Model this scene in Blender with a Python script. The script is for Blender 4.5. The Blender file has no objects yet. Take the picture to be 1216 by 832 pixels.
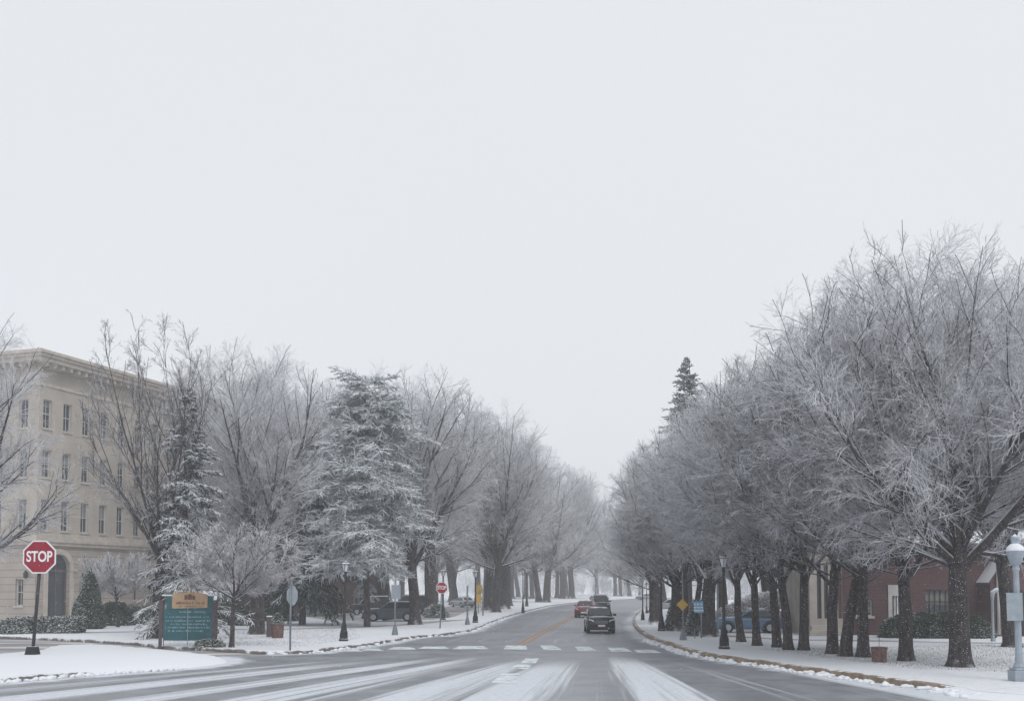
import bpy, bmesh, math, random
import numpy as np
from mathutils import Vector, Matrix
R = math.radians
# ------------------------------------------------------------------ camera, sky, sun, exposure
sc = bpy.context.scene
col = sc.collection
F, W0, H0, HORIZON, CAMZ, PITCH = 1250.0, 1216.0, 832.0, 697.0, 3.0, R(3.0)
SHIFT = ((HORIZON - H0 / 2) - F * math.tan(PITCH)) / W0
cam_d = bpy.data.cameras.new('camera')
cam = bpy.data.objects.new('camera', cam_d); col.objects.link(cam)
cam_d.sensor_width = 36; cam_d.sensor_fit = 'HORIZONTAL'; cam_d.lens = F / W0 * 36; cam_d.shift_y = SHIFT
cam_d.clip_start = .2; cam_d.clip_end = 3000
cam.location = (0, 0, CAMZ); cam.rotation_euler = (R(90) + PITCH, 0, 0)
sc.camera = cam
w = bpy.data.worlds.new("World"); sc.world = w; w.use_nodes = True
nt = w.node_tree; bg = nt.nodes['Background']
SUN_EL, SUN_ROT = R(48), R(150)
sky = nt.nodes.new('ShaderNodeTexSky'); sky.sky_type = 'NISHITA'; sky.sun_disc = False
sky.sun_elevation = SUN_EL; sky.sun_rotation = SUN_ROT; sky.air_density = 1; sky.dust_density = 4
hs = nt.nodes.new('ShaderNodeHueSaturation'); hs.inputs['Saturation'].default_value = .2
mx = nt.nodes.new('ShaderNodeMix'); mx.data_type = 'RGBA'; mx.inputs['Factor'].default_value = .9
tc = nt.nodes.new('ShaderNodeTexCoord')                 # thin structure of the overcast, by sky direction
nz = nt.nodes.new('ShaderNodeTexNoise'); nz.inputs['Scale'].default_value = 1.3; nz.inputs['Detail'].default_value = 3
rp = nt.nodes.new('ShaderNodeValToRGB')
rp.color_ramp.elements[0].position = .3; rp.color_ramp.elements[0].color = (8.25, 8.65, 9.15, 1)
rp.color_ramp.elements[1].position = .7; rp.color_ramp.elements[1].color = (8.6, 8.9, 9.3, 1)
nt.links.new(tc.outputs['Generated'], nz.inputs['Vector']); nt.links.new(nz.outputs['Fac'], rp.inputs['Fac'])
nt.links.new(sky.outputs[0], hs.inputs['Color']); nt.links.new(hs.outputs[0], mx.inputs['A'])
nt.links.new(rp.outputs[0], mx.inputs['B']); nt.links.new(mx.outputs['Result'], bg.inputs['Color'])
bg.inputs['Strength'].default_value = .1
sun_d = bpy.data.lights.new('sun', 'SUN'); sun_d.energy = 1.15; sun_d.angle = R(25); sun_d.color = (1, .97, .93)
sun = bpy.data.objects.new('sun', sun_d); col.objects.link(sun); sun.rotation_euler = (R(42), 0, R(30))
vs = sc.view_settings; vs.view_transform = 'Standard'; vs.look = 'None'; vs.gamma = 1; vs.exposure = 0; vs.use_curve_mapping = False
cy = sc.cycles; cy.use_denoising = True; cy.max_bounces = 7; cy.diffuse_bounces = 4; cy.glossy_bounces = 2
cy.transmission_bounces = 2; cy.volume_bounces = 3; cy.transparent_max_bounces = 8
cy.use_adaptive_sampling = True; cy.adaptive_threshold = .01

HAZE_DENSITY = .0012
LAWN = .14
# ------------------------------------------------------------------ picture point -> ground point
def ray(px, py):
    x = (px - W0 / 2) / F; y = (H0 / 2 - py) / F + SHIFT * W0 / F
    c, s = math.cos(PITCH), math.sin(PITCH)
    return Vector((x, c - y * s, s + y * c))
def G(px, py, z=LAWN):
    d = ray(px, py); return Vector((0, 0, CAMZ)) + d * ((z - CAMZ) / d.z)
def HZ(py, Y, px=608):
    d = ray(px, py); return CAMZ + d.z / d.y * Y
def XA(px, Y):
    d = ray(px, 600); return d.x / d.y * Y
# ------------------------------------------------------------------ materials
def mat(name, base, rough=.8, spec=.3, metal=0.0, var=.0, vscale=3.0, bump=0.0, bscale=20.0, coat=0.0, emis=None):
    m = bpy.data.materials.new(name); m.use_nodes = True; n = m.node_tree; b = n.nodes['Principled BSDF']
    b.inputs['Base Color'].default_value = (*base, 1); b.inputs['Roughness'].default_value = rough
    b.inputs['Specular IOR Level'].default_value = spec; b.inputs['Metallic'].default_value = metal
    b.inputs['Coat Weight'].default_value = coat
    t = n.nodes.new('ShaderNodeTexCoord')
    if var:
        z = n.nodes.new('ShaderNodeTexNoise'); z.inputs['Scale'].default_value = vscale; z.inputs['Detail'].default_value = 6
        r = n.nodes.new('ShaderNodeValToRGB'); r.color_ramp.elements[0].position = .3; r.color_ramp.elements[1].position = .7
        r.color_ramp.elements[0].color = tuple(c * (1 - var) for c in base) + (1,)
        r.color_ramp.elements[1].color = tuple(min(1, c * (1 + var)) for c in base) + (1,)
        n.links.new(t.outputs['Object'], z.inputs['Vector']); n.links.new(z.outputs['Fac'], r.inputs['Fac'])
        n.links.new(r.outputs[0], b.inputs['Base Color'])
    if bump:
        z = n.nodes.new('ShaderNodeTexNoise'); z.inputs['Scale'].default_value = bscale; z.inputs['Detail'].default_value = 5
        u = n.nodes.new('ShaderNodeBump'); u.inputs['Strength'].default_value = bump; u.inputs['Distance'].default_value = .05
        n.links.new(t.outputs['Object'], z.inputs['Vector']); n.links.new(z.outputs['Fac'], u.inputs['Height'])
        n.links.new(u.outputs[0], b.inputs['Normal'])
    return m
class NB:                                   # small node builder
    def __init__(s, m): s.n = m.node_tree; s.b = s.n.nodes['Principled BSDF']
    def node(s, t, **k):
        x = s.n.nodes.new(t)
        for a, v in k.items(): setattr(x, a, v)
        return x
    def link(s, a, b): s.n.links.new(a, b)
    def math(s, op, a, b=None, c=None, clamp=False):
        x = s.n.nodes.new('ShaderNodeMath'); x.operation = op; x.use_clamp = clamp
        for i, v in enumerate((a, b, c)):
            if v is None: continue
            if isinstance(v, (int, float)): x.inputs[i].default_value = v
            else: s.link(v, x.inputs[i])
        return x.outputs[0]
    def noise(s, vec, scale, detail=4, rough=.5, dist=0):
        x = s.n.nodes.new('ShaderNodeTexNoise'); x.inputs['Scale'].default_value = scale; x.inputs['Detail'].default_value = detail
        x.inputs['Roughness'].default_value = rough; x.inputs['Distortion'].default_value = dist
        if vec is not None: s.link(vec, x.inputs['Vector'])
        return x.outputs['Fac']
    def step(s, v, a, b, lo=0., hi=1.):
        x = s.n.nodes.new('ShaderNodeMapRange'); x.interpolation_type = 'SMOOTHSTEP'
        s.link(v, x.inputs['Value'])
        for k, q in zip(('From Min', 'From Max', 'To Min', 'To Max'), (a, b, lo, hi)): x.inputs[k].default_value = q
        return x.outputs[0]
    def mix(s, f, a, b):
        x = s.n.nodes.new('ShaderNodeMix'); x.data_type = 'RGBA'
        if isinstance(f, (int, float)): x.inputs['Factor'].default_value = f
        else: s.link(f, x.inputs['Factor'])
        for k, v in (('A', a), ('B', b)):
            if isinstance(v, tuple): x.inputs[k].default_value = (*v[:3], 1)
            else: s.link(v, x.inputs[k])
        return x.outputs['Result']
    def bump(s, h, strength, dist=.05):
        x = s.n.nodes.new('ShaderNodeBump'); x.inputs['Strength'].default_value = strength; x.inputs['Distance'].default_value = dist
        s.link(h, x.inputs['Height']); s.link(x.outputs[0], s.b.inputs['Normal'])
SNOW = (.77, .79, .83)
def snowy(name, base, a=.15, b=.5, patch=0.0, pscale=1.0, speck=0.0, sscale=30, var=.3, vscale=4, rough=.85, stretch=1.0):
    """base material with snow lying on whatever faces up; patch = how much the cover varies; speck = flakes stuck on the sides"""
    m = mat(name, base, rough, .2); q = NB(m)
    g = q.node('ShaderNodeNewGeometry'); t = q.node('ShaderNodeTexCoord'); sx = q.node('ShaderNodeSeparateXYZ')
    q.link(g.outputs['Normal'], sx.inputs[0]); z = sx.outputs['Z']
    if patch:
        p = q.noise(t.outputs['Object'], pscale, 3)
        z = q.math('ADD', z, q.math('MULTIPLY', q.math('SUBTRACT', p, .5), patch))
    s = q.step(z, a, b)
    if speck:
        p = q.noise(t.outputs['Object'], sscale, 2)
        s = q.math('MAXIMUM', s, q.step(p, .70 - speck, .74 - speck, 0, .8))
    mp = q.node('ShaderNodeMapping'); mp.inputs['Scale'].default_value = (1, 1, stretch); q.link(t.outputs['Object'], mp.inputs[0])
    v = q.noise(mp.outputs[0], vscale, 6)
    c = q.mix(q.step(v, .3, .7), tuple(k * (1 - var) for k in base), tuple(k * (1 + var) for k in base))
    q.link(q.mix(s, c, SNOW), q.b.inputs['Base Color'])
    return m
M = {}
M['bark'] = snowy('bark', (.050, .042, .044), .25, .6, .5, 2.0, .045, 24, .45, 9, stretch=.25)
q = NB(M['bark']); t = q.node('ShaderNodeTexCoord'); mp = q.node('ShaderNodeMapping'); mp.inputs['Scale'].default_value = (1, 1, .2)
q.link(t.outputs['Object'], mp.inputs[0]); q.bump(q.noise(mp.outputs[0], 14, 5), .9, .08)
M['twig'] = snowy('twig', (.165, .135, .155), -.62, .05, .55, .35, 0, 30, .3, 1.2)
M['twig_dark'] = snowy('twig_dark', (.085, .068, .074), 0, .6, .6, .5, 0, 30, .3, 1.2)
M['twig_red'] = snowy('twig_red', (.17, .11, .12), -.5, .2, .5, .5, 0, 30, .3, 1.2)
M['needles'] = snowy('needles', (.032, .055, .047), -.15, .4, 1.7, .55, 0, 30, .4, .8)
M['needles_white'] = snowy('needles_white', (.10, .155, .15), -1.0, .2, 1.4, .45, 0, 30, .4, .8)
M['needles_dark'] = snowy('needles_dark', (.026, .040, .034), .45, .9, 1.5, .5, 0, 30, .4, .8)
M['leaf'] = snowy('leaf', (.040, .062, .042), .55, .95, 1.2, 1.2, 0, 30, .5, 3)
M['leaf_snowy'] = snowy('leaf_snowy', (.045, .060, .045), .2, .7, 1.2, 1.2, 0, 30, .5, 3)
M['snow'] = mat('snow', SNOW, .85, .2, bump=.5, bscale=3)
M['iron'] = mat('iron', (.022, .024, .028), .5, .4, var=.3, vscale=6)
M['iron_snow'] = snowy('iron_snow', (.022, .024, .028), .55, .8, .3, 3, 0, 30, .3, 6, rough=.5)
M['grey_metal'] = mat('grey_metal', (.20, .22, .25), .45, .4, .3, var=.2, vscale=5)
M['sign_back'] = mat('sign_back', (.30, .34, .38), .5, .4, .2, var=.15, vscale=4)
M['lamp_paint'] = mat('lamp_paint', (.29, .335, .385), .45, .4, var=.16, vscale=5, bump=.1)
M['lamp_glass'] = mat('lamp_glass', (.62, .64, .66), .2, .5, var=.1)
M['red'] = mat('red', (.27, .004, .022), .45, .4, var=.12, vscale=5)
M['white'] = mat('white', (.75, .76, .78), .5, .4, var=.05)
M['yellow'] = mat('yellow', (.55, .33, .06), .5, .4, var=.15)
M['yellow_dull'] = mat('yellow_dull', (.40, .28, .07), .6, .3, var=.2)
M['blue_sign'] = mat('blue_sign', (.16, .44, .68), .5, .4, var=.2, vscale=6)
M['teal'] = mat('teal', (.028, .115, .135), .55, .3, var=.22, vscale=3)
M['tan'] = mat('tan', (.46, .31, .19), .6, .3, var=.15, vscale=4)
M['wood'] = mat('wood', (.10, .08, .085), .8, .2, var=.3, vscale=9, bump=.3)
M['pale_mark'] = mat('pale_mark', (.32, .45, .50), .7, .2, var=.1)
M['brown_mark'] = mat('brown_mark', (.16, .08, .06), .7, .2, var=.1)
M['glass'] = mat('glass', (.035, .042, .055), .12, .5, var=.4, vscale=.7)
M['car_glass'] = mat('car_glass', (.02, .025, .03), .08, .6)
M['rubber'] = mat('rubber', (.015, .015, .017), .8, .2)
M['rim'] = mat('rim', (.42, .43, .46), .35, .5, .6)
M['plastic_black'] = mat('plastic_black', (.018, .018, .021), .5, .4)
M['headlamp'] = mat('headlamp', (.62, .66, .70), .15, .6)
M['paint_black'] = snowy('paint_black', (.016, .015, .019), .93, 1.0, .25, 3, 0, 30, .1, 3, rough=.28)
M['paint_red'] = snowy('paint_red', (.22, .022, .035), .93, 1.0, .25, 3, 0, 30, .1, 3, rough=.3)
M['paint_grey'] = snowy('paint_grey', (.08, .10, .12), .85, 1.0, .35, 2, 0, 30, .1, 3, rough=.3)
M['paint_blue'] = snowy('paint_blue', (.10, .18, .29), .85, 1.0, .35, 2, 0, 30, .1, 3, rough=.3)
M['paint_silver'] = snowy('paint_silver', (.30, .32, .35), .5, .8, .35, 2, 0, 30, .1, 3, rough=.35)
for k in ('paint_black', 'paint_red', 'paint_grey', 'paint_blue', 'paint_silver'):
    M[k].node_tree.nodes['Principled BSDF'].inputs['Coat Weight'].default_value = .5
M['terracotta'] = snowy('terracotta', (.14, .08, .072), .7, .95, .3, 5, .03, 22, .3, 9)

def brick_mat(name, c1, c2, mortar, scale, bw, bh, ms, speck=0.0):
    m = mat(name, c1, .85, .2); q = NB(m)
    t = q.node('ShaderNodeTexCoord'); s = q.node('ShaderNodeSeparateXYZ'); q.link(t.outputs['Object'], s.inputs[0])
    c = q.node('ShaderNodeCombineXYZ'); q.link(q.math('ADD', s.outputs[0], s.outputs[1]), c.inputs[0]); q.link(s.outputs[2], c.inputs[1])
    b = q.node('ShaderNodeTexBrick'); q.link(c.outputs[0], b.inputs['Vector'])
    b.inputs['Color1'].default_value = (*c1, 1); b.inputs['Color2'].default_value = (*c2, 1); b.inputs['Mortar'].default_value = (*mortar, 1)
    b.inputs['Scale'].default_value = scale; b.inputs['Mortar Size'].default_value = ms
    b.inputs['Brick Width'].default_value = bw; b.inputs['Row Height'].default_value = bh
    n = q.noise(t.outputs['Object'], .6, 6)
    x = q.mix(q.step(n, .3, .75, 0, .45), b.outputs['Color'], tuple(k * .62 for k in c1))
    g = q.node('ShaderNodeNewGeometry'); sx = q.node('ShaderNodeSeparateXYZ'); q.link(g.outputs['Normal'], sx.inputs[0])
    x = q.mix(q.step(sx.outputs['Z'], .5, .8), x, SNOW)
    q.link(x, q.b.inputs['Base Color']); q.bump(b.outputs['Fac'], -.4, .02)
    return m
M['brick'] = brick_mat('brick', (.12, .056, .056), (.085, .040, .042), (.15, .12, .12), 1, .24, .085, .012)
M['stone'] = brick_mat('stone', (.47, .42, .37), (.45, .40, .35), (.40, .355, .31), 1, 1.4, .62, .012)
M['stone_plain'] = snowy('stone_plain', (.48, .43, .38), .5, .8, .2, 2, 0, 30, .12, 1.5)
M['rusticated'] = brick_mat('rusticated', (.42, .37, .33), (.39, .345, .305), (.24, .205, .18), 1, 30, .62, .035)
M['trim'] = snowy('trim', (.50, .49, .48), .5, .8, .2, 2, 0, 30, .12, 1.5)
M['roof_snow'] = snowy('roof_snow', (.12, .11, .12), .2, .4, .4, .6, 0, 30, .2, 2)

# ------------------------------------------------------------------ object helpers
def link(o, parent=None):
    col.objects.link(o)
    if parent is not None: o.parent = parent
    return o
def tag(o, label=None, cat=None, group=None, kind=None):
    for k, v in (('label', label), ('category', cat), ('group', group), ('kind', kind)):
        if v: o[k] = v
    return o
def thing(name, label, cat, loc=(0, 0, 0), rz=0, group=None):
    o = bpy.data.objects.new(name, None); o.empty_display_size = .3; link(o)
    o.location = loc; o.rotation_euler = (0, 0, rz); return tag(o, label, cat, group)
def obj(name, bm, m, parent=None, smooth=False, bevel=0):
    me = bpy.data.meshes.new(name)
    bmesh.ops.recalc_face_normals(bm, faces=bm.faces)
    bm.to_mesh(me); bm.free()
    if smooth: me.polygons.foreach_set('use_smooth', [True] * len(me.polygons))
    me.materials.append(M[m] if isinstance(m, str) else m)
    o = link(bpy.data.objects.new(name, me), parent)
    if bevel:
        b = o.modifiers.new('bevel', 'BEVEL'); b.width = bevel; b.segments = 2; b.limit_method = 'ANGLE'
    return o
def box(bm, x0, x1, y0, y1, z0, z1, mtx=None):
    v = [bm.verts.new((x, y, z)) for z in (z0, z1) for x, y in ((x0, y0), (x1, y0), (x1, y1), (x0, y1))]
    for f in ((0, 3, 2, 1), (4, 5, 6, 7), (0, 1, 5, 4), (1, 2, 6, 5), (2, 3, 7, 6), (3, 0, 4, 7)): bm.faces.new([v[i] for i in f])
    if mtx: bmesh.ops.transform(bm, matrix=mtx, verts=v)
    return v
def lathe(bm, prof, n=20, c=(0, 0, 0), mtx=None, flute=0):
    rings = []
    for r, z in prof:
        rings.append([bm.verts.new((c[0] + r * (1 - (flute if i % 2 else 0)) * math.cos(2 * math.pi * i / n), c[1] + r * (1 - (flute if i % 2 else 0)) * math.sin(2 * math.pi * i / n), c[2] + z)) for i in range(n)])
    for a, b in zip(rings, rings[1:]):
        for i in range(n): bm.faces.new((a[i], a[(i + 1) % n], b[(i + 1) % n], b[i]))
    bm.faces.new(rings[0][::-1]); bm.faces.new(rings[-1])
    if mtx: bmesh.ops.transform(bm, matrix=mtx, verts=[v for r in rings for v in r])
def tube(bm, pts, rads, n=8):
    pts = [Vector(p) for p in pts]; rings = []
    for i, p in enumerate(pts):
        t = (pts[min(i + 1, len(pts) - 1)] - pts[max(i - 1, 0)]).normalized()
        u = t.cross(Vector((0, 1, 0)) if abs(t.y) < .9 else Vector((1, 0, 0))).normalized(); v = t.cross(u)
        r = rads[i] if hasattr(rads, '__len__') else rads
        rings.append([bm.verts.new(p + u * r * math.cos(2 * math.pi * k / n) + v * r * math.sin(2 * math.pi * k / n)) for k in range(n)])
    for a, b in zip(rings, rings[1:]):
        for i in range(n): bm.faces.new((a[i], a[(i + 1) % n], b[(i + 1) % n], b[i]))
    bm.faces.new(rings[0][::-1]); bm.faces.new(rings[-1])
def poly(bm, pts, y0, y1):                  # XZ outline extruded along y
    a = [bm.verts.new((x, y0, z)) for x, z in pts]; b = [bm.verts.new((x, y1, z)) for x, z in pts]
    bm.faces.new(a); bm.faces.new(b[::-1])
    for i in range(len(pts)):
        j = (i + 1) % len(pts); bm.faces.new((a[i], b[i], b[j], a[j]))
BM = bmesh.new
def np_mesh(name, verts, quads, m, smooth=True):
    me = bpy.data.meshes.new(name); n = len(quads); k = quads.shape[1]
    me.vertices.add(len(verts)); me.vertices.foreach_set('co', verts.astype(np.float32).ravel())
    me.loops.add(n * k); me.loops.foreach_set('vertex_index', quads.astype(np.int32).ravel())
    me.polygons.add(n); me.polygons.foreach_set('loop_start', np.arange(0, n * k, k, dtype=np.int32))
    me.polygons.foreach_set('loop_total', np.full(n, k, dtype=np.int32))
    if smooth: me.polygons.foreach_set('use_smooth', np.ones(n, dtype=bool))
    me.update(calc_edges=True); me.materials.append(M[m]); return me
def copy_tree(o, parent=None):
    c = o.copy(); col.objects.link(c)
    if parent is not None: c.parent = parent
    for ch in list(o.children): copy_tree(ch, c)
    return c

# ------------------------------------------------------------------ ground, road, kerbs
def resample(pts, step):
    """Catmull-Rom through the points, then even spacing"""
    P = np.array([[p[0], p[1]] for p in pts]); out = []
    Q = np.vstack([2 * P[0] - P[1], P, 2 * P[-1] - P[-2]])
    for i in range(len(P) - 1):
        a, b, c, d = Q[i:i + 4]
        for t in np.linspace(0, 1, 24, endpoint=False):
            out.append(.5 * ((2 * b) + (c - a) * t + (2 * a - 5 * b + 4 * c - d) * t * t + (3 * b - a - 3 * c + d) * t ** 3))
    out.append(P[-1]); out = np.array(out)
    s = np.concatenate([[0], np.cumsum(np.linalg.norm(np.diff(out, axis=0), axis=1))])
    t = np.linspace(0, s[-1], max(2, int(s[-1] / step)))
    return np.stack([np.interp(t, s, out[:, 0]), np.interp(t, s, out[:, 1])], 1)
def g2(px, py, z=0): p = G(px, py, z); return (p.x, p.y)
left_px = [(277, 774.5), (320, 776.5), (368, 775.2), (400, 771), (437, 766.5), (494, 757), (523, 754.8), (560, 748.6), (579.5, 740.5), (600, 733), (619, 727.2), (640, 722), (658, 718.3), (683, 715.6)]
left_kerb = resample([(-200, 72), (-120, 66), (-60, 63), g2(-200, 757), g2(0, 758), g2(150, 765), g2(190, 770), g2(240, 772)] + [g2(*p) for p in left_px] + [(22, 240), (38, 285), (70, 330), (120, 365), (220, 400)], .6)
right_px = [(1164, 827), (1138, 821.5), (1055, 812), (998, 803), (940, 795.3), (903, 789.5), (872, 785.5), (826, 777), (797, 767.5), (775, 760), (765, 755), (755, 747), (751.5, 739), (753, 732.8), (760, 726)]
right_kerb = resample([(60, 17), (30, 18), (20, 22), (16, 25.5)] + [g2(*p) for p in right_px] + [(22, 165), (32, 205), (50, 245), (85, 285), (140, 315), (240, 345)], .6)
island = resample([g2(*p) for p in [(-150, 826), (-60, 816), (0, 811), (69, 804.5), (140, 799), (200, 795), (240, 791), (264, 787.5), (270, 785), (262, 781), (241, 777.5), (215, 774.5), (181, 771.5), (127, 766.8), (97, 766), (64, 767.5), (46, 773), (0, 778), (-80, 784), (-150, 790)]], .35)

# big sheet under everything
def sheet(name, pts, z, m, kind='structure'):
    from mathutils.geometry import tessellate_polygon
    bm = BM(); vs_ = [bm.verts.new((x, y, z)) for x, y in pts]
    for tr_ in tessellate_polygon([[Vector((x, y, 0)) for x, y in pts]]):
        try: bm.faces.new([vs_[i] for i in tr_])
        except ValueError: pass
    bm.normal_update()
    for f in bm.faces:
        if f.normal.z < 0: f.normal_flip()
    me = bpy.data.meshes.new(name); bm.to_mesh(me); bm.free(); me.materials.append(M[m]); o = link(bpy.data.objects.new(name, me))
    return tag(o, kind=kind)
# lawn snow: fine dark grass tips poke through where the cover is thin
m = M['lawn_snow'] = mat('lawn_snow', SNOW, .85, .2); q = NB(m)
t = q.node('ShaderNodeTexCoord'); co = t.outputs['Object']
thin = q.step(q.noise(co, .16, 4), .36, .64)
tips = q.step(q.noise(co, 9, 3, .7), .52, .66)
tips2 = q.step(q.noise(co, 2.2, 5, .7), .45, .75)
f = q.math('MULTIPLY', q.math('MULTIPLY', thin, tips), .2)
f = q.math('ADD', f, q.math('MULTIPLY', q.math('MULTIPLY', thin, tips2), .15))
q.link(q.mix(f, SNOW, (.16, .155, .14)), q.b.inputs['Base Color'])
q.bump(q.math('ADD', q.noise(co, 1.1, 6), q.math('MULTIPLY', q.noise(co, 14, 3), .25)), .7, .12)
m = M['road'] = mat('road', (.1, .1, .1), .55, .4); q = NB(m)
uv = q.node('ShaderNodeUVMap', uv_map='flow'); su = q.node('ShaderNodeSeparateXYZ'); q.link(uv.outputs[0], su.inputs[0])
ed = q.node('ShaderNodeAttribute', attribute_name='edge'); t = q.node('ShaderNodeTexCoord'); co = t.outputs['Object']
sp = q.node('ShaderNodeSeparateXYZ'); q.link(co, sp.inputs[0]); Y = sp.outputs['Y']
u, v = su.outputs[0], su.outputs[1]
def stretched(su_, sv_, det, off=0):
    c = q.node('ShaderNodeCombineXYZ'); q.link(q.math('MULTIPLY', u, su_), c.inputs[0]); q.link(q.math('MULTIPLY_ADD', v, sv_, off), c.inputs[1])
    return q.noise(c.outputs[0], 1, det, .6)
wob = q.math('MULTIPLY', q.math('SUBTRACT', stretched(3, .015, 2, 7), .5), .025)
uu = q.math('ADD', u, wob)
ramp = q.node('ShaderNodeValToRGB'); q.link(uu, ramp.inputs[0]); cr = ramp.color_ramp
ROAD_STOPS = [(.30, .2), (.335, .7), (.35, .1), (.375, .8), (.40, .7), (.418, .05), (.435, .1), (.455, .85), (.475, .7), (.488, .05), (.50, .1), (.52, .85), (.555, .6), (.572, .1), (.59, .1), (.61, .85), (.64, .75), (.652, .3),
              (.665, .95), (.70, .9), (.718, .35), (.735, .15), (.755, .2), (.768, .85), (.80, .9), (.818, .3), (.83, .05), (.86, .35), (.875, .05), (.925, .05), (.95, .9)]
while len(cr.elements) < len(ROAD_STOPS): cr.elements.new(.5)
for e, (p, s_) in zip(cr.elements, ROAD_STOPS): e.position = p; e.color = (s_, s_, s_, 1)
fine = stretched(150, .05, 5, 3); mid = stretched(30, .025, 3, 11)
st = q.math('ADD', ramp.outputs[0], q.math('MULTIPLY', q.math('SUBTRACT', mid, .5), 1.1))
st = q.math('ADD', st, q.math('MULTIPLY', q.math('SUBTRACT', fine, .5), 1.9))
st = q.step(st, .2, .85)
near = q.step(q.math('ADD', Y, q.math('MULTIPLY', q.math('SUBTRACT', stretched(14, .01, 2, 5), .5), 10)), 46.5, 39, 0, 1)                      # tracks open out on the near side of the crossing
grit = q.step(q.noise(co, 5, 6, .8), .28, .55, .6, 1)
st = q.math('MULTIPLY', q.math('MULTIPLY', st, near), grit)
edge_n = q.math('ADD', ed.outputs['Fac'], q.math('MULTIPLY', q.math('SUBTRACT', q.noise(co, .9, 6, .65), .5), 2.2))
e1 = q.step(edge_n, 1.25, .35)
far = q.math('MULTIPLY', stretched(40, .04, 4, 31), q.step(Y, 48, 60, 0, .75))
far = q.step(far, .33, .6, 0, .6)
film = q.math('MULTIPLY', q.step(q.noise(co, .5, 6, .7), .35, .7), .25)
snowf = q.math('MAXIMUM', q.math('MAXIMUM', st, e1), q.math('MAXIMUM', far, film))
snowf = q.math('MULTIPLY', snowf, .93)
wet = q.step(q.noise(co, .23, 4), .35, .65)
asph = q.mix(wet, (.15, .16, .178), (.195, .205, .225))
asph = q.mix(q.step(q.noise(co, 28, 3), .4, .6, 0, .3), asph, (.26, .27, .29))
q.link(q.mix(snowf, asph, (.66, .69, .74)), q.b.inputs['Base Color'])
q.link(q.step(snowf, 0, 1, .42, .85), q.b.inputs['Roughness'])
q.bump(q.math('ADD', snowf, q.math('MULTIPLY', q.noise(co, 30, 3), .2)), .5, .03)
m = M['drive'] = mat('drive', (.3, .29, .28), .7, .3); q = NB(m); t = q.node('ShaderNodeTexCoord'); co = t.outputs['Object']
mp = q.node('ShaderNodeMapping'); mp.inputs['Scale'].default_value = (.12, 1, 1); q.link(co, mp.inputs[0])
a_ = q.mix(q.step(q.noise(co, 6, 4), .3, .7), (.27, .25, .245), (.33, .315, .31))
q.link(q.mix(q.step(q.noise(mp.outputs[0], .9, 5), .48, .64, 0, .85), a_, SNOW), q.b.inputs['Base Color'])
def kerb_mat(name, base, lo, hi):
    m = M[name] = mat(name, base, .8, .2); q = NB(m); t = q.node('ShaderNodeTexCoord'); co = t.outputs['Object']
    c = q.mix(q.step(q.noise(co, 3, 6), .3, .7), tuple(k * .72 for k in base), tuple(k * 1.2 for k in base))
    g = q.node('ShaderNodeNewGeometry'); sx = q.node('ShaderNodeSeparateXYZ'); q.link(g.outputs['Normal'], sx.inputs[0])
    s = q.math('ADD', q.noise(co, 1.4, 6, .7), q.math('MULTIPLY', sx.outputs['Z'], .22))
    q.link(q.mix(q.step(s, lo, hi), c, SNOW), q.b.inputs['Base Color'])
kerb_mat('kerb_tan', (.27, .205, .15), .68, .78)
kerb_mat('kerb_grey', (.17, .15, .145), .56, .70)

tag(sheet('ground', [(-700, -80), (700, -80), (700, 760), (-700, 760)], -.03, 'snow'))
# road sheet: rows across the road; on the near side of the crossing the columns fan out along the wheel tracks
NU = 64; ys = np.concatenate([np.arange(4, 60, .35), np.arange(60, 240, .8), np.arange(240, 395, 1.5)])
def edge_x(E, y, pick):
    i = np.argsort(E[:, 1]); return np.interp(y, E[i, 1], E[i, 0])
kl = left_kerb[int(np.argmin(np.hypot(left_kerb[:, 0] + 8.9, left_kerb[:, 1] - 49))):]; kr = right_kerb[int(np.argmin(np.hypot(right_kerb[:, 0] - 12.9, right_kerb[:, 1] - 29))):]
XL = edge_x(kl, ys, 0); XR = edge_x(kr, ys, 0); y0 = 50.5; xl0, xr0 = np.interp(y0, ys, XL), np.interp(y0, ys, XR)
f_ = np.clip((y0 - ys) / 6, 0, 1) ** 2 * (3 - 2 * np.clip((y0 - ys) / 6, 0, 1)); dd = np.maximum(y0 - ys, 0)
XL = np.where(ys < y0, xl0 - dd * (.35 + .65 * f_), XL); XR = np.where(ys < y0, xr0 + dd * .25 + .2, XR)
LA = np.stack([XL - .1, ys], 1); RB = np.stack([XR + .15, ys], 1)
uu_ = np.linspace(0, 1, NU + 1)
V = LA[:, None, :] * (1 - uu_[None, :, None]) + RB[:, None, :] * uu_[None, :, None]
n_, k_ = V.shape[:2]
verts = np.concatenate([V.reshape(-1, 2), np.zeros((n_ * k_, 1))], 1)
i0 = (np.arange(n_ - 1)[:, None] * k_ + np.arange(k_ - 1)[None, :]).ravel()
quads = np.stack([i0, i0 + 1, i0 + k_ + 1, i0 + k_], 1)
me = np_mesh('road', verts, quads, 'road', False)
vv = np.concatenate([[0], np.cumsum(np.linalg.norm(np.diff((LA + RB) / 2, axis=0), axis=1))])
UV = np.stack([np.broadcast_to(uu_, (n_, k_)), np.broadcast_to(vv[:, None], (n_, k_))], 2).reshape(-1, 2)
lay = me.uv_layers.new(name='flow'); lay.data.foreach_set('uv', UV[quads.ravel()].astype(np.float32).ravel())
KP = np.concatenate([left_kerb[::2], right_kerb[::2], island]); VV = V.reshape(-1, 2)
ed_ = np.concatenate([np.sqrt(((VV[i:i + 2000, None, :] - KP[None]) ** 2).sum(-1)).min(1) for i in range(0, len(VV), 2000)])
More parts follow.
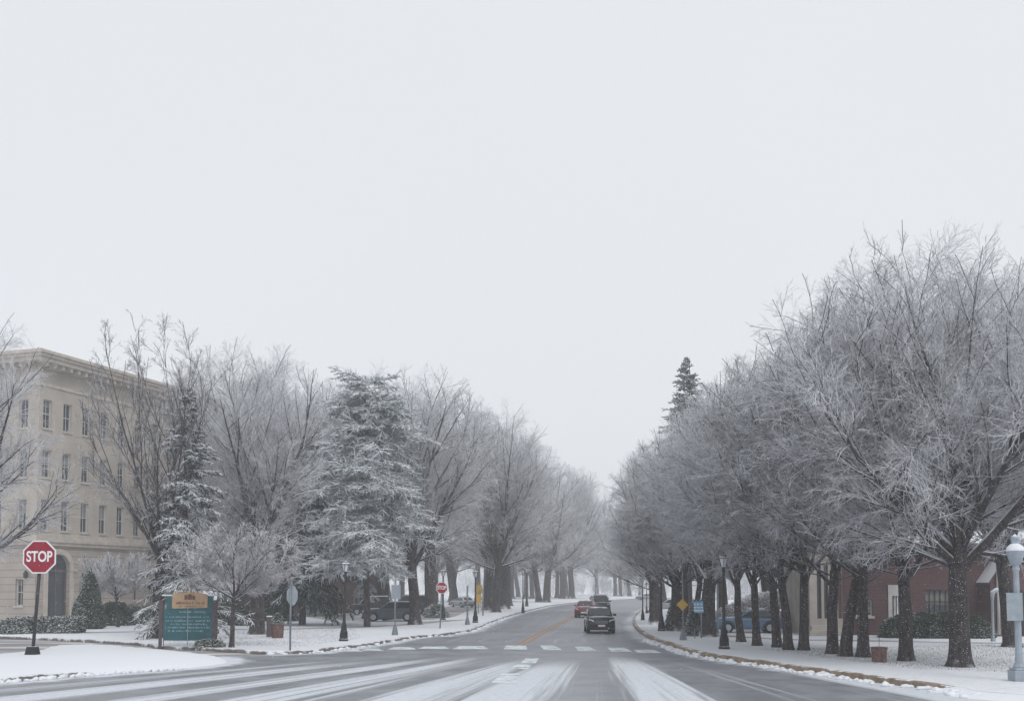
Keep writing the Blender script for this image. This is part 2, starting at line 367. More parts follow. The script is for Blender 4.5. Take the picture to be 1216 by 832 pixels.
at = me.attributes.new('edge', 'FLOAT', 'POINT'); at.data.foreach_set('value', np.minimum(ed_, 9).astype(np.float32))
road = link(bpy.data.objects.new('road', me)); tag(road, kind='structure')
# side street asphalt (left) between lawn kerb and the snow island
sheet('side_street', [g2(-300, 835), g2(-150, 826), g2(0, 811), g2(140, 799), g2(264, 787.3), g2(300, 783), g2(372, 776), g2(330, 776), g2(277, 773.5), g2(190, 769), g2(150, 764), g2(0, 756), g2(-200, 755), g2(-500, 757)], -.012, 'drive')
def lawn(name, edge, far, inward):
    """snowy verge behind a kerb, a grid so its edge is soft"""
    E = edge; N = np.gradient(E, axis=0); N /= np.linalg.norm(N, axis=1)[:, None]; N = np.stack([-N[:, 1], N[:, 0]], 1) * inward
    offs = [(.20, .125), (.24, .15), (.6, .17), (1.6, .16), (3.0, LAWN)]
    return E, N
def verge(name, edge, side, close):
    N = np.gradient(edge, axis=0); N /= np.linalg.norm(N, axis=1)[:, None]; N = np.stack([-N[:, 1], N[:, 0]], 1) * side
    for _ in range(40): N[1:-1] = (N[:-2] + N[1:-1] * 2 + N[2:]) / 4
    N /= np.linalg.norm(N, axis=1)[:, None]
    inner = edge + N * .20
    sheet(name, [tuple(p) for p in inner] + close, LAWN, 'lawn_snow')
    return N
NL = verge('lawn', left_kerb, 1, [(700, 420), (700, 740), (-700, 740), (-700, 80)])
NR = verge('lawn', right_kerb, -1, [(690, 340), (690, -70), (90, -70)])
def kerb(name, edge, N, m, a, b, h=.15, ends=False):
    rng = np.random.default_rng(5); E = edge[a:b]; n = N[a:b]; K = len(E)
    prof = [(0, -.02), (.0, h - .03), (.03, h), (.205, h + .002), (.21, h - .05)]
    V = np.concatenate([np.concatenate([E + n * o, np.full((K, 1), z)], 1)[:, None, :] for o, z in prof], 1)
    V[:, 1:4, 2] += rng.normal(0, .004, (K, 1)); P_ = len(prof)
    if ends: V[:, 1:, 2] -= (.2 * np.clip(1 - np.minimum(np.arange(K), np.arange(K)[::-1]) / 5, 0, 1) ** 1.5)[:, None]
    i0 = (np.arange(K - 1)[:, None] * P_ + np.arange(P_ - 1)[None, :]).ravel()
    me = np_mesh(name, V.reshape(-1, 3), np.stack([i0, i0 + 1, i0 + P_ + 1, i0 + P_], 1), m, False)
    bm = bmesh.new(); bm.from_mesh(me); bmesh.ops.recalc_face_normals(bm, faces=bm.faces)
    bm.faces.ensure_lookup_table()
    up = max(bm.faces, key=lambda f: abs(f.normal.z))
    if up.normal.z < 0: bmesh.ops.reverse_faces(bm, faces=bm.faces)
    bm.to_mesh(me); bm.free()
    return tag(link(bpy.data.objects.new(name, me)), kind='structure')
near_i = lambda E, p: int(np.argmin(np.hypot(E[:, 0] - p[0], E[:, 1] - p[1])))
kerb('kerb', left_kerb, NL, 'kerb_grey', 0, len(left_kerb))
iR = near_i(right_kerb, g2(1164, 827)); iR0 = near_i(right_kerb, (16, 25.5))
kerb('kerb', right_kerb, NR, 'kerb_tan', iR, len(right_kerb), .19, True)
kerb('kerb', right_kerb, NR, 'kerb_tan', 0, iR0, .17)
a_, b_ = iR0 - 3, iR + 4; E = right_kerb[a_:b_]; n = NR[a_:b_]; K = len(E); rg_ = np.random.default_rng(8)
V = np.stack([np.concatenate([E + n * (o + rg_.normal(0, w_, (K, 1))), np.full((K, 1), z)], 1) for o, z, w_ in ((-.7, -.01, .08), (-.45, .04, .05), (-.1, .09, .04), (.25, .142, 0), (.6, .139, 0))], 1)
i0 = (np.arange(K - 1)[:, None] * 5 + np.arange(4)[None, :]).ravel()
o = link(bpy.data.objects.new('snow_bank', np_mesh('snow_bank', V.reshape(-1, 3), np.stack([i0, i0 + 5, i0 + 6, i0 + 1], 1)[:, ::1], 'snow'))); tag(o, kind='structure')
# island: mound of snow inside its own kerb
def mound(name, E, z0, z1, m, wob=.02, seed=3, parent=None, steps=((0, 0), (.06, .45), (.2, .82), (.45, 1.0), (.75, 1.03), (1, 1.03))):
    rng = np.random.default_rng(seed); c = E.mean(0); K = len(E); rows = []
    for s, f in steps:
        p = E * (1 - s) + c * s if s < 1 else np.repeat(c[None], K, 0)
        z = z0 + (z1 - z0) * f + (rng.normal(0, wob, K) if 0 < s < .1 else 0)
        rows.append(np.concatenate([p, np.reshape(z + np.zeros(K), (K, 1))], 1))
    V = np.stack(rows, 0); n, k = V.shape[:2]
    i, j = np.meshgrid(range(n - 1), range(k), indexing='ij'); i = i.ravel(); j = j.ravel(); j2 = (j + 1) % k
    me = np_mesh(name, V.reshape(-1, 3), np.stack([i * k + j, i * k + j2, (i + 1) * k + j2, (i + 1) * k + j], 1), m)
    o = link(bpy.data.objects.new(name, me), parent); return o
tag(mound('traffic_island', np.vstack([island, island[:1]]), -.01, .22, 'snow'), kind='structure')
# island kerb face shows dark along the road for a few metres
ik = island[near_i(island, g2(-150, 826)):near_i(island, g2(140, 799))]
Ni = np.gradient(ik, axis=0); Ni /= np.linalg.norm(Ni, axis=1)[:, None]; Ni = np.stack([-Ni[:, 1], Ni[:, 0]], 1)
kerb('kerb', ik, Ni, 'kerb_grey', 0, len(ik), .17, True)

def strip(name, pts, width, z, m):
    E = resample(pts, .8); N = np.gradient(E, axis=0); N /= np.linalg.norm(N, axis=1)[:, None]; N = np.stack([-N[:, 1], N[:, 0]], 1) * width / 2
    K = len(E); V = np.concatenate([np.concatenate([E + N, np.full((K, 1), z)], 1), np.concatenate([E - N, np.full((K, 1), z)], 1)])
    i = np.arange(K - 1); me = np_mesh(name, V, np.stack([i + K, i + K + 1, i + 1, i], 1), m, False)
    return tag(link(bpy.data.objects.new(name, me)), kind='structure')
# footpaths seen as grey-brown lines in the snow
strip('footpath', [g2(845, 753.5, LAWN), g2(940, 758.8, LAWN), g2(1040, 760.5, LAWN), g2(1195, 763.5, LAWN), g2(1300, 766, LAWN)], 1.3, LAWN + .004, 'drive')
strip('footpath', [g2(270, 747, LAWN), g2(360, 746, LAWN), g2(470, 742, LAWN), g2(520, 737.5, LAWN), g2(556, 735, LAWN)], 1.6, LAWN + .004, 'drive')
strip('footpath', [g2(-60, 752, LAWN), g2(60, 751, LAWN), g2(180, 749, LAWN)], 2.2, LAWN + .004, 'drive')
strip('parking_lane', [g2(600, 713, LAWN), g2(540, 722, LAWN), g2(500, 732, LAWN), g2(440, 735.5, LAWN), g2(380, 729, LAWN)], 6, LAWN + .004, 'drive')

rng = np.random.default_rng(61); bm = BM()
def lumps(E, N, i0, i1, n, lo, hi):
    for _ in range(n):
        i = rng.integers(i0, i1); p = E[i] + N[i] * rng.uniform(lo, hi); r = rng.uniform(.04, .13)
        mt = Matrix.Translation((p[0], p[1], r * .35)) @ Matrix.Rotation(rng.uniform(0, 6), 4, 'Z') @ Matrix.Diagonal((1.5, 1, .7, 1))
        v_ = bmesh.ops.create_icosphere(bm, subdivisions=1, radius=r, matrix=mt)['verts']
        for q_ in v_: q_.co += Vector(rng.normal(0, r * .13, 3))
lumps(island, -np.array([[0, 1.]] * len(island)), near_i(island, g2(-60, 816)), near_i(island, g2(230, 792)), 110, .1, .6)
lumps(right_kerb, NR, iR, near_i(right_kerb, g2(775, 760)), 260, -.65, -.05)
lumps(left_kerb, NL, near_i(left_kerb, g2(320, 776)), near_i(left_kerb, g2(600, 733)), 160, -.5, -.05)
tag(obj('snow_lumps', bm, 'snow', None, True), 'loose lumps of ploughed snow along the kerbs', 'snow', kind='stuff')
# painted markings: crosswalk bars, centre line, lane patches
m = M['road_paint'] = mat('road_paint', (.72, .73, .76), .7, .3); q = NB(m); t = q.node('ShaderNodeTexCoord')
q.link(q.mix(q.step(q.noise(t.outputs['Object'], 1.7, 6, .7), .42, .66, 0, .8), (.70, .755, .79), (.24, .25, .27)), q.b.inputs['Base Color'])
m = M['yellow_paint'] = mat('yellow_paint', (.5, .3, .15), .7, .3); q = NB(m); t = q.node('ShaderNodeTexCoord')
q.link(q.mix(q.step(q.noise(t.outputs['Object'], 1.3, 6, .75), .42, .62, 0, .85), (.46, .25, .11), (.24, .245, .26)), q.b.inputs['Base Color'])
bars = [(410, 433, 770.6, 773.2), (436, 458, 769.6, 772.2), (468, 497, 767.8, 770.6), (504, 536, 767, 769.8), (545, 582, 766.6, 770.2), (601, 628, 765.8, 770.6), (641, 663, 766, 771), (682, 704, 767, 772), (721, 746, 768.4, 773), (752, 781, 771, 774.6)]
bm = BM()
for x0, x1, y0, y1 in bars:
    sk = 5 if x0 > 640 else (-8 if x0 < 600 else -3)
    vs_ = [bm.verts.new(G(x, y, .004)) for x, y in ((x0, y0 + (y1 - y0) * .0), (x1 - abs(sk), y0), (x1 + (sk if sk > 0 else -2), y1), (x0 + sk, y1))]
    bm.faces.new(vs_)
tag(obj('crosswalk_marking', bm, 'road_paint'), kind='structure')
bm = BM()
for q4 in (((624, 781), (640, 781), (636, 787), (618, 787)), ((612, 788.5), (632, 788.5), (627, 794), (604, 794)), ((596, 799), (617, 799), (612, 811), (582, 811))): bm.faces.new([bm.verts.new(G(x, y, .006)) for x, y in q4])
tag(obj('lane_marking', bm, 'road_paint'), kind='structure')
rowc = [(617, 765.2), (634, 756), (652, 746.5), (668, 738.5), (680, 732.5), (690, 727.5), (705, 721)]
cl = resample([g2(*p, 0) for p in rowc], .8)
strip('centre_line', [tuple(p + np.array([-.17, 0])) for p in cl[::6]], .2, .005, 'yellow_paint')
strip('centre_line', [tuple(p + np.array([.17, 0])) for p in cl[::6]], .2, .005, 'yellow_paint')

# ------------------------------------------------------------------ trees
def nrm(a): return a / np.maximum(np.linalg.norm(a, axis=-1, keepdims=True), 1e-9)
def grow(S, D, Lg, K, wig, trop, rng, droop=0.0):
    P = [S]; d = D.copy(); T = [d]
    for k in range(K - 1):
        z = trop - droop * (k / (K - 1))
        d = nrm(d + rng.normal(0, wig, d.shape) + np.array([0, 0, 1.]) * z / (K - 1))
        P.append(P[-1] + d * (Lg / (K - 1))[:, None]); T.append(d)
    return np.stack(P, 1), np.stack(T, 1)
def spawn(P, T, Lg, R0, R1, m, t0, t1, a0, a1, ratio, rr, rng, tipshort=.55, rmin=.004, horiz=0.0):
    n, K = P.shape[:2]
    t = t0 + (t1 - t0) * (np.arange(m)[None, :] + rng.random((n, m))) / m
    x = t * (K - 1); i = np.minimum(x.astype(int), K - 2); f = (x - i)[..., None]; r_ = np.arange(n)[:, None]
    S = P[r_, i] * (1 - f) + P[r_, i + 1] * f; Tn = nrm(T[r_, i] * (1 - f) + T[r_, i + 1] * f)
    rv = rng.normal(size=Tn.shape)
    if horiz: rv[..., 2] *= (1 - horiz)
    side = nrm(rv - Tn * (rv * Tn).sum(-1, keepdims=True))
    if horiz: side[..., 2] *= (1 - horiz); side = nrm(side)
    a = np.radians(a0 + (a1 - a0) * rng.random((n, m)))[..., None]
    D = nrm(np.cos(a) * Tn + np.sin(a) * side)
    Ln = Lg[:, None] * ratio * (1 - tipshort * (t - t0) / max(t1 - t0, 1e-6)) * rng.uniform(.7, 1.25, t.shape)
    Rp = R0[:, None] * (1 - t) + R1[:, None] * t
    Rc = np.maximum(Rp * rr * rng.uniform(.8, 1.1, t.shape), rmin)
    return S.reshape(-1, 3), D.reshape(-1, 3), Ln.ravel(), Rc.ravel()
def tubes(P, T, R, s, rng):
    """P (n,K,3), R (n,K)"""
    n, K = P.shape[:2]
    ref = rng.normal(size=(n, 1, 3)); u = nrm(ref - T * (ref * T).sum(-1, keepdims=True)); v = np.cross(T, u)
    a = 2 * np.pi * np.arange(s) / s
    V = P[:, :, None, :] + R[:, :, None, None] * (np.cos(a)[None, None, :, None] * u[:, :, None, :] + np.sin(a)[None, None, :, None] * v[:, :, None, :])
    b = (np.arange(n)[:, None, None] * K + np.arange(K - 1)[None, :, None]) * s; k = np.arange(s)[None, None, :]; k2 = (k + 1) % s
    Q = np.stack([b + k, b + k2, b + s + k2, b + s + k], -1).reshape(-1, 4)
    return V.reshape(-1, 3), Q
def taper(R0, R1, K, p=1.0):
    t = np.linspace(0, 1, K)[None, :] ** p; return R0[:, None] * (1 - t) + R1[:, None] * t
def join(parts):
    V, Q, o = [], [], 0
    for v, q_ in parts: V.append(v); Q.append(q_ + o); o += len(v)
    return np.concatenate(V), np.concatenate(Q)
def envelope(S, D, env):
    """distance along D from S to the rounded outline of the crown"""
    c, rx, rz = env; q = np.array([1 / rx, 1 / rx, 1 / rz]); p = (S - np.array([0, 0, c])) * q; d = D * q
    A = (d * d).sum(-1); B = (p * d).sum(-1); C = (p * p).sum(-1) - 1
    disc = np.maximum(B * B - A * C, 0); return np.maximum((-B + np.sqrt(disc)) / A, 0)
def bare_tree(name, seed, height, trunk_h, trunk_r, radius, leaders, lead_ang, m, twig='twig', low=3.0, lean=(0, 0), wig=.05, trop=.25, lead_r=1.0, fork=3, skirt=0, droop=.25, ratio=(.46, .54, .58, .65), ang=(22, 52), rmin=.0046, minl=.30):
    """trunk > leaders > forks > four orders of branchlets, all kept inside a rounded outline"""
    rng = np.random.default_rng(seed); env = ((height + low) / 2, radius, (height - low) / 2)
    K = 12; S = np.zeros((1, 3)); S[0, 2] = -.15
    D = nrm(np.array([[lean[0], lean[1], 1.]]))
    P, T = grow(S, D, np.array([trunk_h + .15]), K, .03, .1, rng)
    t = np.linspace(0, 1, K); rad = trunk_r * (1 - .22 * t) * (1 + .5 * np.exp(-t * trunk_h / .30))
    V0, Q0 = tubes(P, T, rad[None, :], 18, rng)
    ang_ = np.tile(np.arange(18), K); amp = np.repeat(np.exp(-t * trunk_h / .5), 18) * .14
    c = np.repeat(P[0], 18, 0); V0 = c + (V0 - c) * (1 + amp * np.sin(ang_ * 2 * np.pi / 18 * 5 + seed))[:, None]
    trunk_parts = [(V0, Q0)]; crown_parts = []
    n = leaders; az = 2 * np.pi * (np.arange(n) + rng.random(n) * .6) / n + seed
    an = np.radians(lead_ang[0] + (lead_ang[1] - lead_ang[0]) * ((np.arange(n) * 2) % 5 / 4 * .7 + .3 * rng.random(n)))
    R0 = trunk_r * rng.uniform(.42, .6, n) * lead_r; hh = 1 - .22 * rng.random(n)
    if skirt:
        az = np.concatenate([az, rng.random(skirt) * 2 * np.pi]); an = np.concatenate([an, np.radians(rng.uniform(58, 78, skirt))])
        R0 = np.concatenate([R0, trunk_r * rng.uniform(.2, .3, skirt)]); hh = np.concatenate([hh, rng.uniform(.82, .98, skirt)])
    n = len(az); x = hh * (K - 1); ii = np.minimum(x.astype(int), K - 2)
    S = P[0, ii] + (P[0, ii + 1] - P[0, ii]) * (x - ii)[:, None]
    D = np.stack([np.sin(an) * np.cos(az), np.sin(an) * np.sin(az), np.cos(an)], 1)
    Dm = nrm(D + np.array([0, 0, trop * .5])); Lg = envelope(S, Dm, env) * rng.uniform(.76, .95, n)
    R1 = R0 * .06; K = 14; P, T = grow(S, D, Lg, K, wig, trop, rng)
    def fit(S, P):                                        # draw a branch that wandered out of the outline back in
        c, rx, rz = env; r_ = np.sqrt((((P - np.array([0, 0, c])) / np.array([rx, rx, rz])) ** 2).sum(-1)).max(1)
        f = np.where(r_ > 1.02, 1 / np.maximum(r_, 1) ** 1.6, 1)[:, None, None]; return S[:, None, :] + (P - S[:, None, :]) * f
    P = fit(S, P); trunk_parts.append(tubes(P, T, taper(R0, R1, K, .8), 9, rng))
    def clip(S, D, Lg, lo): return np.maximum(np.minimum(Lg, envelope(S, D, env) * rng.uniform(.75, 1.08, len(Lg))), lo)
    S, D, L2, Rc = spawn(P, T, Lg, R0, R1, fork, .18, .75, 16, 38, .72, .68, rng, tipshort=.35); L2 = clip(S, D, L2, .8)
    P2, T2 = grow(S, D, L2, K, wig * 1.4, trop * .7, rng); P2 = fit(S, P2); R2 = Rc * .10
    trunk_parts.append(tubes(P2, T2, taper(Rc, R2, K, .8), 7, rng))
    P, T, Lg, R0, R1 = np.concatenate([P, P2]), np.concatenate([T, T2]), np.concatenate([Lg, L2 * 1.1]), np.concatenate([R0, Rc]), np.concatenate([R1, R2])
    spec = [(m[0], .10, ang[0], ang[1], ratio[0], 9, .06, 6, .012, .2, 6.), (m[1], .06, 24, 50, ratio[1], 7, .07, 4, .0075, .2, 2.6), (m[2], .06, 22, 48, ratio[2], 6, .11, 3, .0056, .15, 1.25), (m[3], .10, 18, 42, ratio[3], 5, .13, 3, rmin, .1, .62)]
    for li, (k, t0, a0, a1, ra, K, wg, sides, rend, ts, lref) in enumerate(spec):
        keep_p = np.repeat(np.clip(Lg / (lref * height / 16), .12, 1.6), int(math.ceil(k * 1.6))) / 1.6; k = int(math.ceil(k * 1.6))
        S, D, Lg, Rc = spawn(P, T, Lg, R0, R1, k, t0, 1.0, a0, a1, ra, .52, rng, tipshort=ts + .25, rmin=rend * 1.15)
        av = envelope(S, D, env); keep = (rng.random(len(Lg)) < keep_p) & (av > (.9, .5, .25, .12)[li])       # long shoots carry more, none past the outline
        S, D, Lg, Rc = S[keep], D[keep], Lg[keep], Rc[keep]
        Lg = clip(S, D, Lg, minl * (1.6, 1.0, .7, .5)[li]); R0, R1 = Rc, np.minimum(np.full(len(Rc), rend * .9), Rc)
        P, T = grow(S, D, Lg, K, wg, .06 if li < 2 else 0, rng, droop)
        (trunk_parts if li == 0 else crown_parts).append(tubes(P, T, taper(R0, R1, K, .8), sides, rng))
    print('tree', name, 'twigs', len(Lg), 'mean', round(float(Lg.mean()), 2))
    tv, tq = join(trunk_parts); cv, cq = join(crown_parts)
    return np_mesh(name + '_trunk', tv, tq, 'bark'), np_mesh(name + '_crown', cv, cq, twig)
TREES = {}
TREES['hero'] = bare_tree('hero', 11, 17, 4.2, .38, 8.6, 9, (6, 62), (8, 8, 7, 3), low=3.0, skirt=2, droop=.30, rmin=.0038)
TREES['row_a'] = bare_tree('row_a', 21, 15, 3.6, .22, 5.8, 6, (5, 50), (7, 8, 6, 2), low=3.3, lead_r=.8, skirt=2, droop=.45)
TREES['row_b'] = bare_tree('row_b', 34, 15, 3.8, .22, 6.2, 6, (8, 55), (7, 8, 6, 2), low=3.3, lean=(.04, 0), lead_r=.8, skirt=3, droop=.55)
TREES['row_c'] = bare_tree('row_c', 47, 15, 3.5, .22, 5.6, 6, (5, 48), (7, 8, 6, 2), low=3.3, lean=(-.05, 0), lead_r=.8, skirt=2, droop=.40)
TREES['row_thick'] = bare_tree('row_thick', 52, 15, 3.7, .46, 5.8, 6, (5, 50), (7, 8, 6, 2), low=3.3, lead_r=.6, skirt=3, droop=.45)
TREES['oak_a'] = bare_tree('oak_a', 58, 20, 5.2, .46, 7.6, 7, (6, 60), (7, 8, 7, 2), low=3.2, skirt=4, droop=.35)
TREES['oak_b'] = bare_tree('oak_b', 63, 20, 4.8, .43, 7.0, 7, (6, 54), (7, 8, 7, 2), low=3.0, skirt=4, droop=.28)
TREES['upright'] = bare_tree('upright', 71, 18, 4.4, .42, 4.6, 7, (3, 32), (7, 8, 7, 2), low=3.0, lead_r=.8, skirt=4, droop=.15)
TREES['sparse'] = bare_tree('sparse', 85, 19.5, 4.8, .34, 4.6, 9, (2, 42), (8, 10, 9, 4), 'twig_dark', low=3.5, trop=.45, lead_r=.62, fork=2, droop=.0, ang=(14, 32), ratio=(.30, .42, .5, .6))
TREES['umbrella'] = bare_tree('umbrella', 93, 5.6, 2.2, .10, 3.3, 9, (28, 78), (6, 7, 6, 3), 'twig_red', low=2.0, trop=.15, fork=2, droop=.12, rmin=.0045, minl=.2)
def put_tree(variant, px, py, top, label, name='bare_tree', rz=None, group=None, sx=1.0, cat='tree', at=None, tr=None, zoff=0.0):
    g = Vector((*at, LAWN)) if at else G(px, py); hgt = HZ(top, g.y, px) - LAWN if top else 1
    nat = {'hero': 17, 'row_a': 15, 'row_b': 15, 'row_c': 15, 'oak_a': 20, 'oak_b': 20, 'upright': 18, 'sparse': 19.5, 'umbrella': 5.6}.get(variant)
    s = hgt / (TOPS[variant])
    t = thing(name, label, cat, (g.x, g.y, LAWN), rz if rz is not None else random.Random(px * 7 + py).uniform(0, 6.28), group)
    t.scale = (s * sx, s * sx, s)
    trm, crm = TREES[variant]
    a = link(bpy.data.objects.new('trunk', trm), t); b = link(bpy.data.objects.new('crown', crm), t)
    if tr: a.scale = (tr, tr, 1)
    return t
TOPS = {}
for k, (a, b) in TREES.items():
    z = np.empty(len(b.vertices) * 3, dtype=np.float32); b.vertices.foreach_get('co', z); z = z.reshape(-1, 3)
    TOPS[k] = float(np.percentile(z[:, 2], 99.9))
    print('tree', k, 'top %.1f' % TOPS[k], 'rad %.1f' % np.percentile(np.hypot(z[:, 0], z[:, 1]), 97), 'low %.1f' % np.percentile(z[:, 2], 1), 'faces', len(b.polygons))

GR, GL = 'bare trees lining the right side of the road', 'bare trees lining the left side of the road'
# right side
put_tree('hero', 1141, 791, 268, 'large bare snow-dusted tree with the thickest trunk, beside the pale blue lamp post', 'large_bare_tree', 2.2)
put_tree('row_a', 1076, 784, 335, 'bare snowy tree just right of the brick-coloured planter on the lawn', 'bare_tree', 0.4, GR, 1.15)
put_tree('row_b', 1025, 779.6, 368, 'bare snowy tree just left of the brick-coloured planter on the lawn', 'bare_tree', 1.3, GR, 1.1)
put_tree('row_c', 1003, 778.5, 375, 'right-hand one of a close pair of snowy trees left of the planter', 'bare_tree', 3.3, GR, 1.15)
put_tree('row_a', 988, 775.7, 388, 'left-hand one of a close pair of snowy trees in front of the stone doorway', 'bare_tree', 4.2, GR, 1.1)
put_tree('row_b', 954, 771.5, 415, 'slim bare tree standing alone left of the stone doorway', 'bare_tree', 5.6, GR, 1.1)
put_tree('row_c', 936, 771, 430, 'slim bare tree just clear of the blue car\'s rear bumper', 'bare_tree', 0.9, GR, 1.05)
put_tree('row_a', 923, 768, 440, 'bare tree standing at the tail of the blue car', 'bare_tree', 2.0, GR, 1.05)
put_tree('row_b', 899, 766, 455, 'bare tree standing before the middle of the blue car', 'bare_tree', 3.0, GR, 1.05)
put_tree('row_c', 880, 761.5, 468, 'bare tree standing before the blue car\'s front door', 'bare_tree', 4.9, GR, 1.05)
put_tree('oak_b', 1202, 767.6, 330, 'dark bare tree behind the pale blue lamp post, close to the brick building', 'bare_tree', 1.0, None, .9)
put_tree('row_thick', 841, 755.5, 485, 'thick dark trunk with snowy crown just left of the black street lamp', 'bare_tree', 1.7, GR, 1.1)
put_tree('row_c', 822, 753, 498, 'dark bare tree just left of the blue sign', 'bare_tree', 2.9, GR, 1.0)
put_tree('row_b', 814, 750, 512, 'bare tree between the yellow diamond sign and the blue sign', 'bare_tree', 5.0, GR, 1.0)
put_tree('row_thick', 804, 748.6, 522, 'bare tree with a rough wide trunk behind the yellow diamond sign', 'bare_tree', 0.2, GR, 1.1)
put_tree('row_thick', 778.5, 741, 560, 'bare tree nearest the bend of the kerb, beside a tall thin post', 'bare_tree', 3.9, GR, 1.4)
put_tree('oak_a', 775, 727, 560, 'hazy bare tree in the row behind the bend of the kerb', 'bare_tree', 1.2, GR, 1.0)
put_tree('oak_b', 790, 722, 560, 'hazy bare tree behind the yellow diamond sign, far back on the lawn', 'bare_tree', 2.2, None, 1.0)
# trees behind the brick building and the blue car
for i, (px, py, top, v, lab) in enumerate([(860, 741, 490, 'oak_a', 'tall bare tree rising behind the black street lamp by the blue car'), (915, 739, 455, 'oak_b', 'tall bare tree rising behind the blue car\'s tail'),
        (975, 737, 400, 'upright', 'tall bare tree rising behind the stone doorway'), (1050, 738, 365, 'oak_a', 'tall bare tree rising behind the brick building\'s white door'),
        (1125, 738, 330, 'oak_b', 'tall bare tree rising behind the brick building\'s wide window'), (1215, 736, 310, 'oak_a', 'tall bare tree rising behind the brick gable at the frame edge')]):
    put_tree(v, px, py, top, lab, 'bare_tree', i * 1.3, 'bare trees behind the brick building', 1.05)
# left side
put_tree('sparse', 187, 757, 366, 'tall open bare tree with steep thin limbs, left of the green notice board', 'bare_tree', 2.6, None, 1.0)
put_tree('upright', 306, 752.5, 408, 'broad bare tree with a stout trunk between the notice board and the brick planter', 'bare_tree', 1.1, None, 1.0)
put_tree('umbrella', 275, 768, 622, 'small bare tree with a thin trunk and umbrella-shaped crown, right of the notice board', 'small_bare_tree', .4, None, 1.0)
put_tree('oak_a', 493, 741, 436, 'large bare tree with forked trunk in front of the dark parked car\'s rear', 'large_bare_tree', 5.5, None, .9)
put_tree('upright', 512, 731, 450, 'bare tree behind the second stop sign', 'bare_tree', 0.5, GL, 1.2)
put_tree('oak_b', 540, 718, 480, 'bare tree left of the thin grey post, beyond the second stop sign', 'bare_tree', 2.5, GL, 1.0)
put_tree('oak_a', 579, 724, 480, 'bare tree just right of the yellow signs', 'bare_tree', 3.1, GL, 1.0)
put_tree('oak_b', 588, 726.5, 492, 'darkest trunk of the clump of bare trees right of the yellow signs', 'bare_tree', 4.4, GL, 1.0)
put_tree('upright', 598, 722.6, 508, 'thick trunk at the right end of the clump of bare trees by the yellow signs', 'bare_tree', 5.2, GL, 1.3)
put_tree('oak_a', 603, 719, 515, 'bare tree half hidden at the back of the clump by the yellow signs', 'bare_tree', 0.7, GL, 1.0)
put_tree('oak_b', 640, 714.5, 545, 'bare tree at the left of a close hazy pair by the road', 'bare_tree', 1.9, GL, 1.0)
put_tree('oak_a', 649, 714.7, 548, 'bare tree at the right of a close hazy pair by the road', 'bare_tree', 2.8, GL, 1.0)
put_tree('oak_b', 668, 710.3, 550, 'hazy bare tree left of the red car, farther along the kerb', 'bare_tree', 3.7, GL, 1.0)
put_tree('oak_a', 679, 710.3, 556, 'hazy bare tree right above the red car', 'bare_tree', 4.8, GL, 1.0)
put_tree('oak_a', -62, 772, 372, 'bare tree at the left frame edge whose branches reach before the stone building', 'bare_tree', 3.4, None, 1.0)
put_tree('oak_a', 286, 729, 440, 'hazy bare tree far behind the stout tree, seen over the small umbrella-shaped one', 'bare_tree', 2.2, None, 1.0)
put_tree('oak_b', 408, 727, 450, 'hazy bare tree far behind the pale rounded pine', 'bare_tree', 4.2, None, 1.1)
put_tree('oak_b', 262, 736, 420, 'bare tree behind the snowy spruce, right of the stone building', 'bare_tree', 0.3, None, .9)
put_tree('upright', 345, 733, 420, 'bare tree behind the dark evergreen', 'bare_tree', 2.3, None, 1.1)
put_tree('oak_a', 455, 727, 440, 'bare tree far behind the dark parked car', 'bare_tree', 1.4, None, 1.0)
put_tree('umbrella', 140, 744, 655, 'low bare shrub-like tree in front of the stone building, right of the cone-shaped evergreen', 'small_bare_tree', 2.0, None, 1.0)
FARL = 'faint bare tree dissolving into the haze at the far end of the road'
rg = random.Random(9)
far_xy = []
for i in range(16): far_xy.append((rg.uniform(8, 34) + i * 1.5, 250 + i * 9 + rg.uniform(-6, 6)))      # beyond the bend, straight ahead
for i in range(9): far_xy.append((-38 + i * 4.3 + rg.uniform(-2, 2), 215 + rg.uniform(-15, 25)))
for i in range(9): far_xy.append((42 + i * 6 + rg.uniform(-2, 2), 150 + i * 8 + rg.uniform(-8, 8)))
for i, (x, y) in enumerate(far_xy):
    if i < 16 and y < 330: x = -4 + (i % 5) * 3 + rg.uniform(-1, 1) if i % 2 else x * .5 - 2
    t = put_tree(('oak_a', 'oak_b', 'upright')[i % 3], 608, 710, 700, FARL, 'bare_tree', rg.uniform(0, 6), 'faint bare trees in the haze', 1.0, at=(x, y))
    s = rg.uniform(24, 30) / TOPS[('oak_a', 'oak_b', 'upright')[i % 3]]; t.scale = (s, s, s)

# far-off wood that closes the view between the trunks: one uncountable mass
rng = np.random.default_rng(500); bands = [((-170, 205), (-30, 300), 330), ((-40, 350), (130, 440), 300), ((48, 120), (150, 300), 330), ((-150, 150), (-60, 215), 150)]
B_ = np.concatenate([np.stack([rng.uniform(a[0], b[0], n), rng.uniform(a[1], b[1], n)], 1) for a, b, n in bands])
B_ = np.concatenate([B_, B_ + rng.normal(0, 6, B_.shape)])
B_ = B_[(B_[:, 0] / B_[:, 1] < -.17) | (B_[:, 0] / B_[:, 1] > .16) | (B_[:, 1] > 345)]
n = len(B_); S = np.concatenate([B_, np.full((n, 1), LAWN - .1)], 1); D = nrm(np.stack([rng.normal(0, .05, n), rng.normal(0, .05, n), np.ones(n)], 1))
Lg = np.where(rng.random(n) < .55, rng.uniform(3, 6, n), rng.uniform(8, 17, n)); R0 = Lg * .012; R1 = R0 * .15; K = 7; P, T = grow(S, D, Lg, K, .05, .2, rng); wp = [tubes(P, T, taper(R0, R1, K), 5, rng)]
